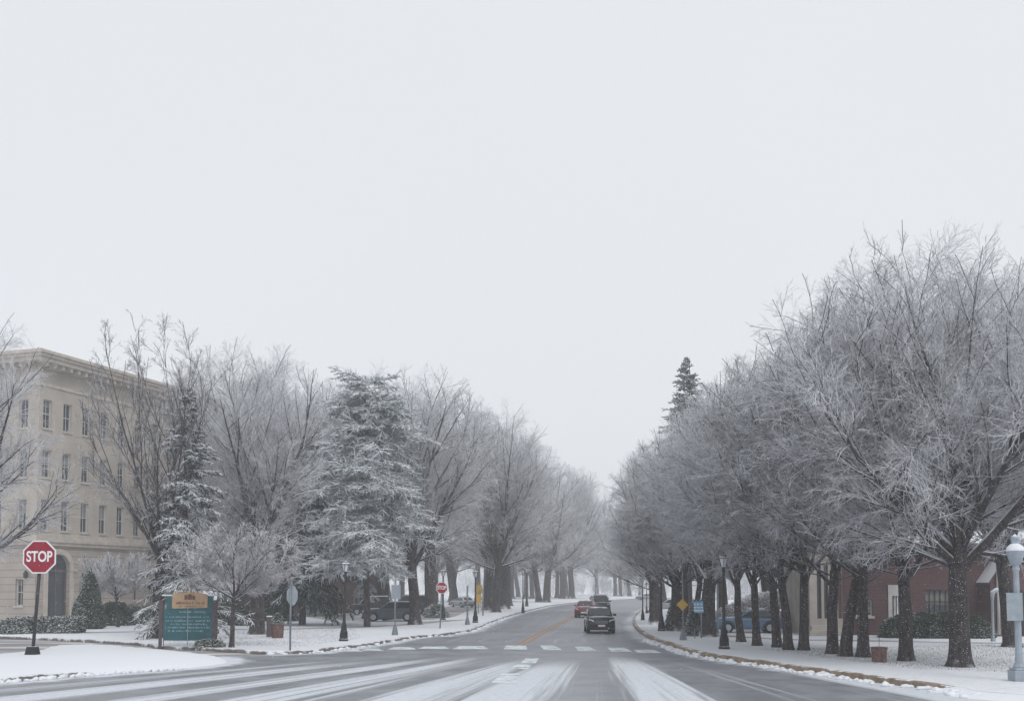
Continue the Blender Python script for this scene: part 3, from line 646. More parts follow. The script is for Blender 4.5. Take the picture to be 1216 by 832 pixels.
for m_, t0, ra, K in ((11, .08, .42, 5), (7, .1, .5, 4), (3, .1, .6, 3)):
    S, D, Lg, Rc = spawn(P, T, Lg, R0, R1, m_, t0, 1, 25, 60, ra, .5, rng, rmin=.016); R0, R1 = Rc, Rc * .5
    P, T = grow(S, D, Lg, K, .1, .1, rng); wp.append(tubes(P, T, taper(R0, R1, K), 3, rng))
v, q_ = join(wp); tag(link(bpy.data.objects.new('distant_woodland', np_mesh('distant_woodland', v, q_, 'twig'))), 'hazy snow-dusted wood far behind the street trees', 'woodland', kind='stuff'); print('wood', len(q_))

# ------------------------------------------------------------------ conifers
def conifer(name, seed, height, radius, nb, droop, m, shape=1.0, base=.06, clump=0.0, up=50, jit=6, dome=False, needle=(.30, .03), upcurve=.2, dens=1.0, twigs=(10, 9)):
    rng = np.random.default_rng(seed)
    P, T = grow(np.array([[0, 0, -.1]]), np.array([[0, 0, 1.]]), np.array([height]), 14, .01, 0, rng)
    tv, tq = tubes(P, T, taper(np.array([radius * .055]), np.array([.02]), 14), 10, rng)
    t = base + (1 - base) * np.sort(rng.random(nb)) ** .9
    S = np.stack([np.zeros(nb), np.zeros(nb), t * height], 1); az = rng.random(nb) * 2 * np.pi
    prof = np.clip((1 - t) ** shape, .03, 1) * np.clip((t - base) / .10 + .55, 0, 1)
    if dome: prof = np.sqrt(np.clip(1 - ((t - .48) / .56) ** 2, .03, 1))
    if clump: prof = prof * (1 + clump * np.sin(az * 3 + np.floor(t * 9) * 2.1)) ; prof = np.clip(prof, .05, 1.15)
    Lb = radius * prof * rng.uniform(.7, 1.1, nb)
    el = np.radians(-6 + up * t ** 2.5 + rng.normal(0, jit, nb))
    D = np.stack([np.cos(el) * np.cos(az), np.cos(el) * np.sin(az), np.sin(el)], 1)
    K = 8; P, T = grow(S, D, Lb, K, .03, -droop, rng)
    T[:, -2:] = nrm(T[:, -2:] + np.array([0, 0, upcurve]))
    R0 = np.maximum(Lb * .012, .008); R1 = np.full(nb, .006)
    br = tubes(P, T, taper(R0, R1, K), 4, rng)
    # flat sprays of side twigs, then needled twiglets
    S1, D1, L1, R_ = spawn(P, T, Lb, R0, R1, twigs[0], .12, 1.0, 35, 62, .42, .6, rng, .6, horiz=.7)
    P1, T1 = grow(S1, D1, L1, 5, .08, -droop * .9, rng)
    w0 = np.full(len(L1), needle[1])
    a1 = tubes(P1, T1, taper(w0, w0 * .4, 5), 4, rng)
    S2, D2, L2, _ = spawn(P1, T1, L1, w0, w0, int(twigs[1] * dens), .05, 1.0, 30, 60, .5, .6, rng, .5, horiz=.5)
    L2 = np.clip(L2, .12, .9); P2, T2 = grow(S2, D2, L2, 4, .10, -droop * .8, rng); w2 = np.full(len(L2), needle[1])
    a2 = tubes(P2, T2, taper(w2, w2 * .25, 4), 3, rng)
    cv, cq = join([br, a1, a2])
    print('conifer', name, len(cq)); return np_mesh(name + '_trunk', tv, tq, 'bark'), np_mesh(name + '_crown', cv, cq, m)
def put_conifer(me, px, py, label, name, rz=0, s=1, at=None):
    g = Vector((*at, LAWN)) if at else G(px, py)
    t = thing(name, label, 'tree', (g.x, g.y, LAWN), rz); t.scale = (s, s, s)
    link(bpy.data.objects.new('trunk', me[0]), t); link(bpy.data.objects.new('crown', me[1]), t); return t
g = G(219, 757.5); h = HZ(460, g.y) - LAWN
put_conifer(conifer('spruce', 5, h, 4.0, 160, .55, 'needles', .75, twigs=(11, 9), needle=(.3, .032)), 219, 757.5, 'tall narrow snow-laden spruce behind the open bare tree', 'spruce_tree')
g = G(428, 745); h = HZ(440, g.y) - LAWN
put_conifer(conifer('pine', 8, h, 4.9, 240, .20, 'needles_white', .24, .22, .22, 4, 14, True, (.3, .036), .3, 1.0, (14, 12)), 436, 744, 'big rounded pine white with thick snow, the palest crown on the left', 'pine_tree')
g = G(359, 741.5); h = HZ(520, g.y) - LAWN
put_conifer(conifer('cedar', 14, h, 5.2, 170, .75, 'needles_dark', .5, .16, .25, 40, 9, False, (.3, .04), .1, 1.0, (12, 10)), 359, 741.5, 'dark green drooping evergreen with snow along its branch tips', 'evergreen_tree')
g = G(818, 731); h = HZ(424, g.y) - LAWN
put_conifer(conifer('far_spruce', 19, h, 8.0, 300, .35, 'needles', .8, .3, 0, 45, 6, False, (.3, .05), .2, 1.0, (9, 8)), 818, 731, 'tall dark spruce whose tip rises above the bare trees on the right', 'spruce_tree')

# ------------------------------------------------------------------ shrubs and hedges
def shrub_mesh(name, seed, shape, dims, n, m, leaf=.05):
    rng = np.random.default_rng(seed); d = nrm(rng.normal(size=(n, 3))); d[:, 2] = np.abs(d[:, 2]) * 1.0
    r = 1 - .35 * rng.random(n) ** 2
    if shape == 'ball': P0 = d * r[:, None]
    elif shape == 'box':
        P0 = rng.uniform(-1, 1, (n, 3)); k = rng.integers(0, 3, n); sg = np.where(rng.random(n) < .5, -1, 1)
        P0[np.arange(n), k] = sg * (1 - .25 * rng.random(n)); P0[:, 2] = np.abs(P0[:, 2])
    else:
        z = rng.random(n) ** 1.3; a = rng.random(n) * 2 * np.pi; rr = (1 - z * .93) ** .85 * (1 - .3 * rng.random(n)) * np.clip(z * 6 + .6, 0, 1)
        P0 = np.stack([rr * np.cos(a), rr * np.sin(a), z], 1); d = nrm(np.stack([np.cos(a), np.sin(a), .5 + 0 * a], 1))
    lump = 1 + .10 * np.sin(P0[:, 0] * 5 + seed) * np.cos(P0[:, 1] * 4 + P0[:, 2] * 5)
    P0 = P0 * lump[:, None] * np.array(dims)
    D = nrm(d + rng.normal(0, .6, (n, 3)) + np.array([0, 0, .3]))
    P, T = grow(P0, D, rng.uniform(1.5, 3.0, n) * leaf, 3, .2, 0, rng)
    R_ = np.stack([np.full(n, leaf * .25), np.full(n, leaf * .6), np.full(n, leaf * .08)], 1)
    v, q_ = tubes(P, T, R_, 4, rng)
    # dark twiggy heart so that it is not hollow
    return np_mesh(name, v, q_, m)
def shrub(name, label, cat, px, py, shape, dims, n, m='leaf', leaf=.05, seed=1, rz=0, group=None, at=None):
    g = Vector((*at, LAWN)) if at else G(px, py)
    o = link(bpy.data.objects.new(name, shrub_mesh(name, seed, shape, dims, n, m, leaf))); o.location = (g.x, g.y, LAWN - .02); o.rotation_euler = (0, 0, rz)
    tag(o, label, cat, group)
    return o
shrub('clipped_hedge', 'low clipped hedge with snow on top, in front of the arched doorway', 'hedge', 62, 751, 'box', (1.8, .7, .95), 5200, 'leaf_snowy', .07, 1)
shrub('clipped_hedge', 'low rounded hedge at the left frame edge, left of the big stop sign', 'hedge', 10, 752, 'ball', (1.1, .9, .85), 3000, 'leaf_snowy', .07, 2)
shrub('clipped_hedge', 'small dark hedge just behind the big stop sign\'s post', 'hedge', 33, 749.5, 'box', (.8, .5, .85), 2000, 'leaf', .07, 3)
shrub('cone_shrub', 'dark cone-shaped evergreen shrub right of the arched doorway', 'shrub', 105, 746, 'cone', (1.3, 1.3, 3.9), 7000, 'leaf', .07, 4)
shrub('evergreen_shrub', 'green hedge behind the open bare tree, left of the notice board', 'hedge', 166, 740, 'box', (1.1, .8, 1.3), 3000, 'leaf', .07, 5)
shrub('evergreen_shrub', 'dark loose shrub right of the cone-shaped evergreen', 'shrub', 136, 742, 'ball', (1.5, 1.0, 1.7), 3500, 'leaf', .07, 6)
shrub('snowy_bush', 'round snow-covered bush beside the dark evergreen\'s trunk', 'bush', 379, 731, 'ball', (1.55, 1.1, 1.15), 4200, 'leaf_snowy', .08, 7)
shrub('evergreen_shrub', 'dark snow-specked shrub between the notice board and the stout tree', 'shrub', 268, 742, 'ball', (1.9, 1.2, 1.7), 4200, 'leaf', .08, 8)
shrub('snowy_bush', 'small snowy bush behind the second stop sign', 'bush', 518, 733, 'ball', (1.1, .9, 1.2), 3000, 'leaf_snowy', .08, 9)
shrub('snowy_bush', 'dark snowy bush beside the small bare tree\'s crown, left of the stout trunk', 'bush', 330, 737, 'ball', (1.6, 1.2, 1.3), 3000, 'leaf', .08, 10)
for i, (px, py, wx, hz_, lab) in enumerate([(1068, 756.5, 1.1, 1.15, 'dark evergreen bush just right of the white door steps'), (1098, 757, 1.25, 1.35, 'middle dark evergreen bush under the wide window'),
        (1121, 757, 1.2, 1.4, 'dark evergreen bush under the right half of the wide window, left of the large tree'), (1155, 757, 1.2, 1.2, 'dark evergreen bush between the large tree and the white downpipe'), (1013, 751, 1.6, 1.7, 'dark bush under the small teal window')]):
    shrub('evergreen_shrub', lab, 'shrub', px, py, 'ball', (wx, .8, hz_), 3000, 'leaf', .07, 20 + i, group='bushes along the brick building')
shrub('thicket', 'brown leafless thicket behind the blue car', 'bush', 940, 742, 'ball', (6.5, 1.6, 2.6), 9000, 'twig_red', .07, 30)
shrub('snowy_bush', 'small ragged snow-flecked shrub behind the blue sign\'s post', 'shrub', 829, 754.5, 'ball', (.7, .5, 2.1), 2500, 'leaf_snowy', .06, 31)
shrub('snowy_bush', 'ragged dark shrub at the foot of the yellow diamond sign', 'shrub', 805, 748.5, 'ball', (.8, .5, 2.0), 2500, 'leaf_snowy', .06, 32)
# notice-board planting
shrub('low_plants', 'snowy low plants at the foot of the green notice board', 'plants', 248, 768, 'ball', (.75, .35, .35), 900, 'leaf_snowy', .05, 33)
# grass tips through the thin snow (uncountable)
rng = np.random.default_rng(77); pts = []
def scatter(poly_px, n):
    xs = [p[0] for p in poly_px]; ys = [p[1] for p in poly_px]; out = []
    P_ = np.array([g2(*p, LAWN) for p in poly_px]); lo, hi = P_.min(0), P_.max(0)
    q_ = rng.uniform(lo, hi, (n * 3, 2)); ins = np.zeros(len(q_), bool); j = len(P_) - 1
    for i in range(len(P_)):
        xi, yi = P_[i]; xj, yj = P_[j]
        ins ^= ((yi > q_[:, 1]) != (yj > q_[:, 1])) & (q_[:, 0] < (xj - xi) * (q_[:, 1] - yi) / (yj - yi + 1e-9) + xi); j = i
    return q_[ins][:n]
gp = np.concatenate([scatter([(900, 770), (1215, 764), (1300, 785), (1230, 800), (1150, 796), (1090, 794), (980, 781)], 7000), scatter([(200, 752), (420, 745), (430, 758), (350, 768), (200, 764)], 4500)])
n = len(gp); S = np.concatenate([gp, np.full((n, 1), LAWN - .01)], 1); D = nrm(np.stack([rng.normal(0, .5, n), rng.normal(0, .5, n), np.ones(n)], 1))
P, T = grow(S, D, rng.uniform(.03, .09, n), 3, .25, -.2, rng)
v, q_ = tubes(P, T, np.stack([np.full(n, .006), np.full(n, .005), np.full(n, .001)], 1), 3, rng)
M['grass'] = snowy('grass', (.12, .115, .085), .5, .9, .8, 2, 0, 30, .4, 1)
tag(link(bpy.data.objects.new('grass', np_mesh('grass', v, q_, 'grass'))), 'thin grass tips poking through the snow on the lawns', 'grass', kind='stuff')

# ------------------------------------------------------------------ buildings
def facade(bm, o, ux, un, Wd, H_, ops, depth=.25, z0=0):
    """wall in the plane o + a*ux + z, with rectangular openings (a0,a1,z0,z1); un points inwards"""
    o = Vector(o); ux = Vector(ux); un = Vector(un)
    xs = sorted({0, Wd} | {v for p in ops for v in p[:2]}); zs = sorted({z0, H_} | {v for p in ops for v in p[2:4]})
    P = lambda a, z, d=0: bm.verts.new(o + ux * a + un * d + Vector((0, 0, z)))
    for a0, a1 in zip(xs, xs[1:]):
        for c0, c1 in zip(zs, zs[1:]):
            am, cm = (a0 + a1) / 2, (c0 + c1) / 2
            if any(p[0] < am < p[1] and p[2] < cm < p[3] for p in ops): continue
            bm.faces.new((P(a0, c0), P(a1, c0), P(a1, c1), P(a0, c1)))
    for a0, a1, c0, c1 in [p[:4] for p in ops]:
        for A, B in (((a0, c0), (a1, c0)), ((a1, c0), (a1, c1)), ((a1, c1), (a0, c1)), ((a0, c1), (a0, c0))):
            bm.faces.new((P(*A), P(*B), P(*B, depth), P(*A, depth)))
def obj_raw(name, bm, m, parent=None):
    me = bpy.data.meshes.new(name); bm.to_mesh(me); bm.free(); me.materials.append(M[m]); return link(bpy.data.objects.new(name, me), parent)
M['blind'] = mat('blind', (.20, .20, .20), .7, .2, var=.2, vscale=.4)
brand = random.Random(31)
def sash_window(parent, o, ux, un, a0, a1, c0, c1, fm='trim', inset=.18, rails=(.5,), bars=1, sill=True, sm='stone_plain', fw=.07, blinds=True):
    """window part (frame and bars) > pane, sill"""
    o, ux, un = Vector(o), Vector(ux), Vector(un); bm = BM()
    def bx_(A0, A1, C0, C1, d0, d1, b=bm):
        vs_ = [b.verts.new(o + ux * a + un * d + Vector((0, 0, c))) for d in (d0, d1) for a, c in ((A0, C0), (A1, C0), (A1, C1), (A0, C1))]
        for f in ((0, 3, 2, 1), (4, 5, 6, 7), (0, 1, 5, 4), (1, 2, 6, 5), (2, 3, 7, 6), (3, 0, 4, 7)): b.faces.new([vs_[i] for i in f])
    e = .002
    bx_(a0 + e, a0 + fw, c0 + e, c1 - e, inset - .05, inset + .05); bx_(a1 - fw, a1 - e, c0 + e, c1 - e, inset - .05, inset + .05)
    bx_(a0 + fw, a1 - fw, c0 + e, c0 + fw, inset - .05, inset + .05); bx_(a0 + fw, a1 - fw, c1 - fw, c1 - e, inset - .05, inset + .05)
    for r_ in rails:
        z = c0 + (c1 - c0) * r_; bx_(a0 + fw, a1 - fw, z - .03, z + .03, inset - .04, inset + .03)
    for k in range(1, bars + 1):
        x = a0 + (a1 - a0) * k / (bars + 1); bx_(x - .02, x + .02, c0 + fw, c1 - fw, inset - .02, inset + .02)
    w_ = obj('window', bm, fm, parent)
    b2 = BM(); b2.faces.new([b2.verts.new(o + ux * a + un * (inset + .055) + Vector((0, 0, c))) for a, c in ((a0, c0), (a1, c0), (a1, c1), (a0, c1))])
    obj('pane', b2, 'glass', w_)
    if blinds and brand.random() < .7:
        zb = c1 - (c1 - c0) * brand.choice((.25, .45, .5, .5, .8)); b4 = BM(); b4.faces.new([b4.verts.new(o + ux * a + un * (inset + .051) + Vector((0, 0, c))) for a, c in ((a0 + fw, zb), (a1 - fw, zb), (a1 - fw, c1 - fw), (a0 + fw, c1 - fw))]); obj('blind', b4, 'blind', w_)
    if sill:
        b3 = BM(); bx_(a0 - .1, a1 + .1, c0 - .14, c0 - .003, -.12, .1, b3); obj('sill', b3, sm, w_)
    return w_
# stone building on the left: local x runs along the long facade away from the corner, y inwards (left)
Yc = 89.0; cx = XA(44, Yc); th = math.atan2(.33, .944)
Z = lambda py, Y: HZ(py, Y)
stone_b = thing('stone_building', 'four-storey beige stone building with bracketed cornice and arched doorway at the left', 'building', (cx, Yc, LAWN), 0)
ux = Vector((math.sin(th), math.cos(th), 0)); un = Vector((-math.cos(th), math.sin(th), 0))       # along, inwards
stone_b.rotation_euler = (0, 0, math.atan2(ux.y, ux.x))
UX, UN, O0 = (1, 0, 0), (0, 1, 0), (0, 0, 0)
LEN, WID = 22.5, 16.0; H1 = 7.0; HT = HZ(417, Yc) - LAWN - .9; s0 = .95; pitch = 2.36
opsU, opsL = [], [(1.35, 3.95, 0.0, 5.75)]
rows = [(16.5, 18.95), (12.25, 14.6), (7.75, 10.4)]
colx = [s0 + pitch * k for k in range(9)]
for c0, c1 in rows:
    for x in colx: opsU.append((x - .50, x + .50, c0, c1))
for x in colx[2:]: opsL.append((x - .42, x + .42, 1.6, 4.2))
opsU2, opsL2 = [], []
wx2 = [1.7 + 2.7 * k for k in range(5)]
for c0, c1 in rows:
    for x in wx2: opsU2.append((x - .50, x + .50, c0, c1))
for x in wx2: opsL2.append((x - .42, x + .42, 1.3, 3.6))
bm = BM(); facade(bm, (0, 0, 0), UX, UN, LEN, HT, opsU, .3, H1)
facade(bm, (0, 0, 0), (0, 1, 0), (1, 0, 0), WID, HT, opsU2, .3, H1)
facade(bm, (LEN, 0, 0), (0, 1, 0), (-1, 0, 0), WID, HT, [], .3, H1); facade(bm, (0, WID, 0), (1, 0, 0), (0, -1, 0), LEN, HT, [], .3, H1)
obj_raw('wall', bm, 'stone', stone_b)
bm = BM(); facade(bm, (0, 0, 0), UX, UN, LEN, H1, opsL, .35, 0)
facade(bm, (0, 0, 0), (0, 1, 0), (1, 0, 0), WID, H1, opsL2, .35, 0)
facade(bm, (LEN, 0, 0), (0, 1, 0), (-1, 0, 0), WID, H1, [], .3, 0); facade(bm, (0, WID, 0), (1, 0, 0), (0, -1, 0), LEN, H1, [], .3, 0)
# spandrels that turn the doorway's square head into an arch
ac, ar, zs_ = 2.65, 1.3, 4.45
for sg in (-1, 1):
    pts = [(ac + sg * ar, 5.75)] + [(ac + sg * ar * math.cos(t_), zs_ + ar * math.sin(t_)) for t_ in np.linspace(0, math.pi / 2, 10)]
    a_ = [bm.verts.new((x, .001, z)) for x, z in pts]; b_ = [bm.verts.new((x, .35, z)) for x, z in pts]
    bm.faces.new(a_); 
    for i in range(1, len(pts) - 1): bm.faces.new((a_[i], a_[i + 1], b_[i + 1], b_[i]))
obj_raw('ground_floor_wall', bm, 'rusticated', stone_b)
for c0, c1 in rows:
    for x in colx: sash_window(stone_b, O0, UX, UN, x - .50, x + .50, c0, c1, inset=.22)
    for x in wx2: sash_window(stone_b, O0, (0, 1, 0), (1, 0, 0), x - .50, x + .50, c0, c1, inset=.22)
for x in colx[2:]: sash_window(stone_b, O0, UX, UN, x - .42, x + .42, 1.6, 4.2, inset=.25)
for x in wx2: sash_window(stone_b, O0, (0, 1, 0), (1, 0, 0), x - .42, x + .42, 1.3, 3.6, inset=.25)
def ring(bm, out, z0, z1):     # moulding round the two seen facades and back
    v = box(bm, -out, LEN + out, -out, WID + out, z0, z1)
bm = BM(); ring(bm, .35, H1 - .25, H1 + .02); ring(bm, .22, H1 - .55, H1 - .25); ring(bm, .12, H1 + .02, H1 + .5); obj('string_course', bm, 'stone_plain', stone_b)
bm = BM(); ring(bm, .10, HT - 2.0, HT - 1.75); ring(bm, .25, HT - .5, HT - .1); ring(bm, 1.15, HT - .1, HT + .25); ring(bm, 1.35, HT + .25, HT + .5); ring(bm, 1.5, HT + .5, HT + .72)
ring(bm, .9, HT + .72, HT + .95); obj('cornice', bm, 'stone_plain', stone_b)
for k in range(25): bm = BM(); box(bm, -.1 + k * .92 - .14, -.1 + k * .92 + .14, -.95, -.251, HT - .48, HT - .102); obj('bracket', bm, 'stone_plain', stone_b)
for k in range(18): bm = BM(); box(bm, -.95, -.251, .3 + k * .92 - .14, .3 + k * .92 + .14, HT - .48, HT - .102); obj('bracket', bm, 'stone_plain', stone_b)
bm = BM(); box(bm, -.6, LEN + .6, -.6, WID + .6, HT + .95, HT + 1.02); obj('roof', bm, 'roof_snow', stone_b)
# arched door: surround, dark glazed leaves
bm = BM(); n_ = 16
for k in range(n_):
    t0_, t1_ = math.pi * k / n_, math.pi * (k + 1) / n_; q8 = []
    for y in (-.14, .0):
        for r_ in (ar + .002, ar + .45):
            for tt in (t0_, t1_): q8.append(bm.verts.new((ac + r_ * math.cos(tt), y, zs_ + r_ * math.sin(tt))))
    a, b, c, d, e, f, g_, h_ = q8
    for fc in ((a, b, d, c), (e, g_, h_, f), (a, e, f, b), (c, d, h_, g_)): bm.faces.new(fc)
for sg in (-1, 1):
    box(bm, *sorted((ac + sg * (ar + .002), ac + sg * (ar + .45))), -.12, -.001, 0, zs_ - .2); box(bm, *sorted((ac + sg * (ar - .0), ac + sg * (ar + .8))), -.18, -.002, zs_ - .2, zs_ + .05)
obj('arch_surround', bm, 'stone_plain', stone_b)
bm = BM(); box(bm, ac - ar, ac + ar, .36, .42, 0, 5.75); dr = obj('door', bm, 'glass', stone_b)
bm = BM()
for x in (ac - ar + .1, ac, ac + ar - .1): box(bm, x - .07, x + .07, .30, .357, 0, 4.2)
box(bm, ac - ar, ac + ar, .30, .356, 4.2, 4.4); box(bm, ac - .05, ac + .05, .31, .356, 4.4, 5.7); box(bm, ac - ar, ac + ar, .29, .354, .0, .3)
obj('door_frame', bm, 'wood', dr)
bm = BM(); lathe(bm, [(.03, 0), (.18, .1), (.2, .45), (.1, .62), (.03, .7)], 8, (0, 0, 0)); o = obj('wall_lantern', bm, 'iron', stone_b); o.location = (-.3, .75, 3.6)

# brick building on the right
by = G(1100, 753.5).y; bx0 = XA(955, by); rb = thing('brick_building', 'low red brick building with stone doorway, white door and wide window behind the right lawn', 'building', (bx0, by, LAWN), 0)
sc_ = by / F; X_ = lambda px: (px - 955) * sc_; Zb = lambda py: HZ(py, by) - LAWN
HB = 5.6; wlen = X_(1330)
ops = [(X_(1013), X_(1019), Zb(731), Zb(715)), (X_(1055), X_(1068), 0.35, Zb(697)), (X_(1097), X_(1129), Zb(735), Zb(700)), (X_(1022), X_(1034), Zb(731), Zb(712))]
bm = BM(); facade(bm, (X_(986), 0, 0), (1, 0, 0), (0, 1, 0), wlen - X_(986), HB, [(a - X_(986), b - X_(986), c, d) for a, b, c, d in ops], .3)
facade(bm, (X_(986), 0, 0), (0, 1, 0), (1, 0, 0), 12, HB, [], .3)
obj_raw('wall', bm, 'brick', rb)
sash_window(rb, O0, (1, 0, 0), (0, 1, 0), *ops[0], bars=0, inset=.15); sash_window(rb, O0, (1, 0, 0), (0, 1, 0), *ops[3], bars=1, inset=.15)
sash_window(rb, O0, (1, 0, 0), (0, 1, 0), *ops[2], bars=4, rails=(.6,), inset=.18, fm='wood', fw=.06)
d0, d1, _, dz = ops[1]
bm = BM(); box(bm, d0 + .16, d1 - .16, .2, .26, .37, dz - .5); dr = obj('door', bm, 'glass', rb)
bm = BM(); box(bm, d0 - .12, d0 + .12, -.06, .2, .35, dz + .15); box(bm, d1 - .12, d1 + .12, -.06, .2, .35, dz + .15); box(bm, d0 + .12, d1 - .12, -.05, .2, dz - .5, dz + .15); box(bm, (d0 + d1) / 2 - .07, (d0 + d1) / 2 + .07, .1, .198, .35, dz - .5); obj('door_frame', bm, 'trim', dr)
bm = BM(); box(bm, d0 - .7, d1 + .7, -1.3, -.003, 0, .18); box(bm, d0 - .4, d1 + .4, -.9, -.004, .18, .34); obj('steps', bm, 'stone_plain', rb)
# stone porch with tall narrow lights
bm = BM(); facade(bm, (X_(957), -.5, 0), (1, 0, 0), (0, 1, 0), X_(988) - X_(957), 5.6, [(.45 + k * .42, .45 + k * .42 + .26, 1.0, 4.3) for k in range(4)], .2)
facade(bm, (X_(957), -.5, 0), (0, 1, 0), (1, 0, 0), 6, 5.6, [], .2); facade(bm, (X_(988), -.5, 0), (0, 1, 0), (-1, 0, 0), .498, 5.6, [], .2)
pch = obj_raw('stone_porch', bm, 'stone_plain', rb)
bm = BM(); box(bm, X_(957) + .3, X_(988) - .2, -.28, -.25, .9, 4.4); obj('pane', bm, 'glass', pch)
bm = BM(); box(bm, X_(957) - .2, X_(988) + .15, -1.2, -.52, 0, .3); box(bm, X_(957), X_(988), -.9, -.51, .3, .6); obj('steps', bm, 'stone_plain', rb)
bm = BM(); gz = 1.0
v = [bm.verts.new(p) for p in ((X_(940), -.8, HB - .1), (wlen + 1, -.8, HB - .1), (wlen + 1, 6, HB + gz), (X_(940), 6, HB + gz), (X_(940), 13, HB - .1), (wlen + 1, 13, HB - .1))]
bm.faces.new((v[0], v[1], v[2], v[3])); bm.faces.new((v[3], v[2], v[5], v[4])); o = obj('roof', bm, 'roof_snow', rb)
sd = o.modifiers.new('thick', 'SOLIDIFY'); sd.thickness = .25
# gabled wing that steps forward at the right, with an arched entrance
gx0, gx1 = X_(1160), X_(1216); gp_ = (gx0 + gx1) / 2; gy = -1.6; hE, hG = 3.2, 5.3
bm = BM(); wv = [(gx0, 0), (gx1, 0), (gx1, hE), (gp_, hG), (gx0, hE)]; poly(bm, wv, gy, -.003)
wing = obj('gable_wing', bm, 'brick', rb)
bm = BM()
for sg in (-1, 1):
    a = (gp_ + sg * (gx1 - gp_ + .15), hE - .16); b = (gp_, hG + .02); v = [(a[0], a[1]), (b[0], b[1]), (b[0], b[1] + .12), (a[0], a[1] + .11)]; poly(bm, v, gy - .12, 0)
obj('roof', bm, 'roof_snow', wing)
ac2, ar2 = X_(1191), .62
pts = [(ac2 - ar2, .05), (ac2 + ar2, .05)] + [(ac2 + ar2 * math.cos(t_), 2.1 + ar2 * math.sin(t_)) for t_ in np.linspace(0, math.pi, 12)]
bm = BM(); poly(bm, pts, gy - .06, gy + .05); obj('door', bm, 'plastic_black', wing)
dp = link(bpy.data.objects.new('downpipe', bpy.data.meshes.new('x'))); bpy.data.objects.remove(dp)
bm = BM(); tube(bm, [(X_(1168), gy - .1, .1), (X_(1168), gy - .1, 3.9), (X_(1168), gy - .1, 4.1)], .09, 8); obj('downpipe', bm, 'trim', rb, True)

# low brick building far behind on the left
by2 = G(380, 727.5).y
lb = thing('brick_house', 'low dark red brick building far behind the dark evergreen on the left', 'building', (XA(295, by2), by2, LAWN), 0)
wl = XA(445, by2) - XA(295, by2); bm = BM()
o2 = [(1.5 + k * 2.6, 2.6 + k * 2.6, 1.0, 2.6) for k in range(5)]
facade(bm, (0, 0, 0), (1, 0, 0), (0, 1, 0), wl, 4.4, o2, .2); facade(bm, (wl, 0, 0), (0, 1, 0), (-1, 0, 0), 8, 4.4, [], .2); facade(bm, (0, 0, 0), (0, 1, 0), (1, 0, 0), 8, 4.4, [], .2)
obj_raw('wall', bm, 'brick', lb)
for p in o2: sash_window(lb, O0, (1, 0, 0), (0, 1, 0), *p, bars=1, inset=.1, fw=.05)
bm = BM(); v = [bm.verts.new(p) for p in ((-.5, -.6, 4.3), (wl + .5, -.6, 4.3), (wl + .5, 4, 6.2), (-.5, 4, 6.2), (-.5, 8.5, 4.3), (wl + .5, 8.5, 4.3))]
bm.faces.new((v[0], v[1], v[2], v[3])); bm.faces.new((v[3], v[2], v[5], v[4])); o = obj('roof', bm, 'roof_snow', lb); sd = o.modifiers.new('thick', 'SOLIDIFY'); sd.thickness = .2

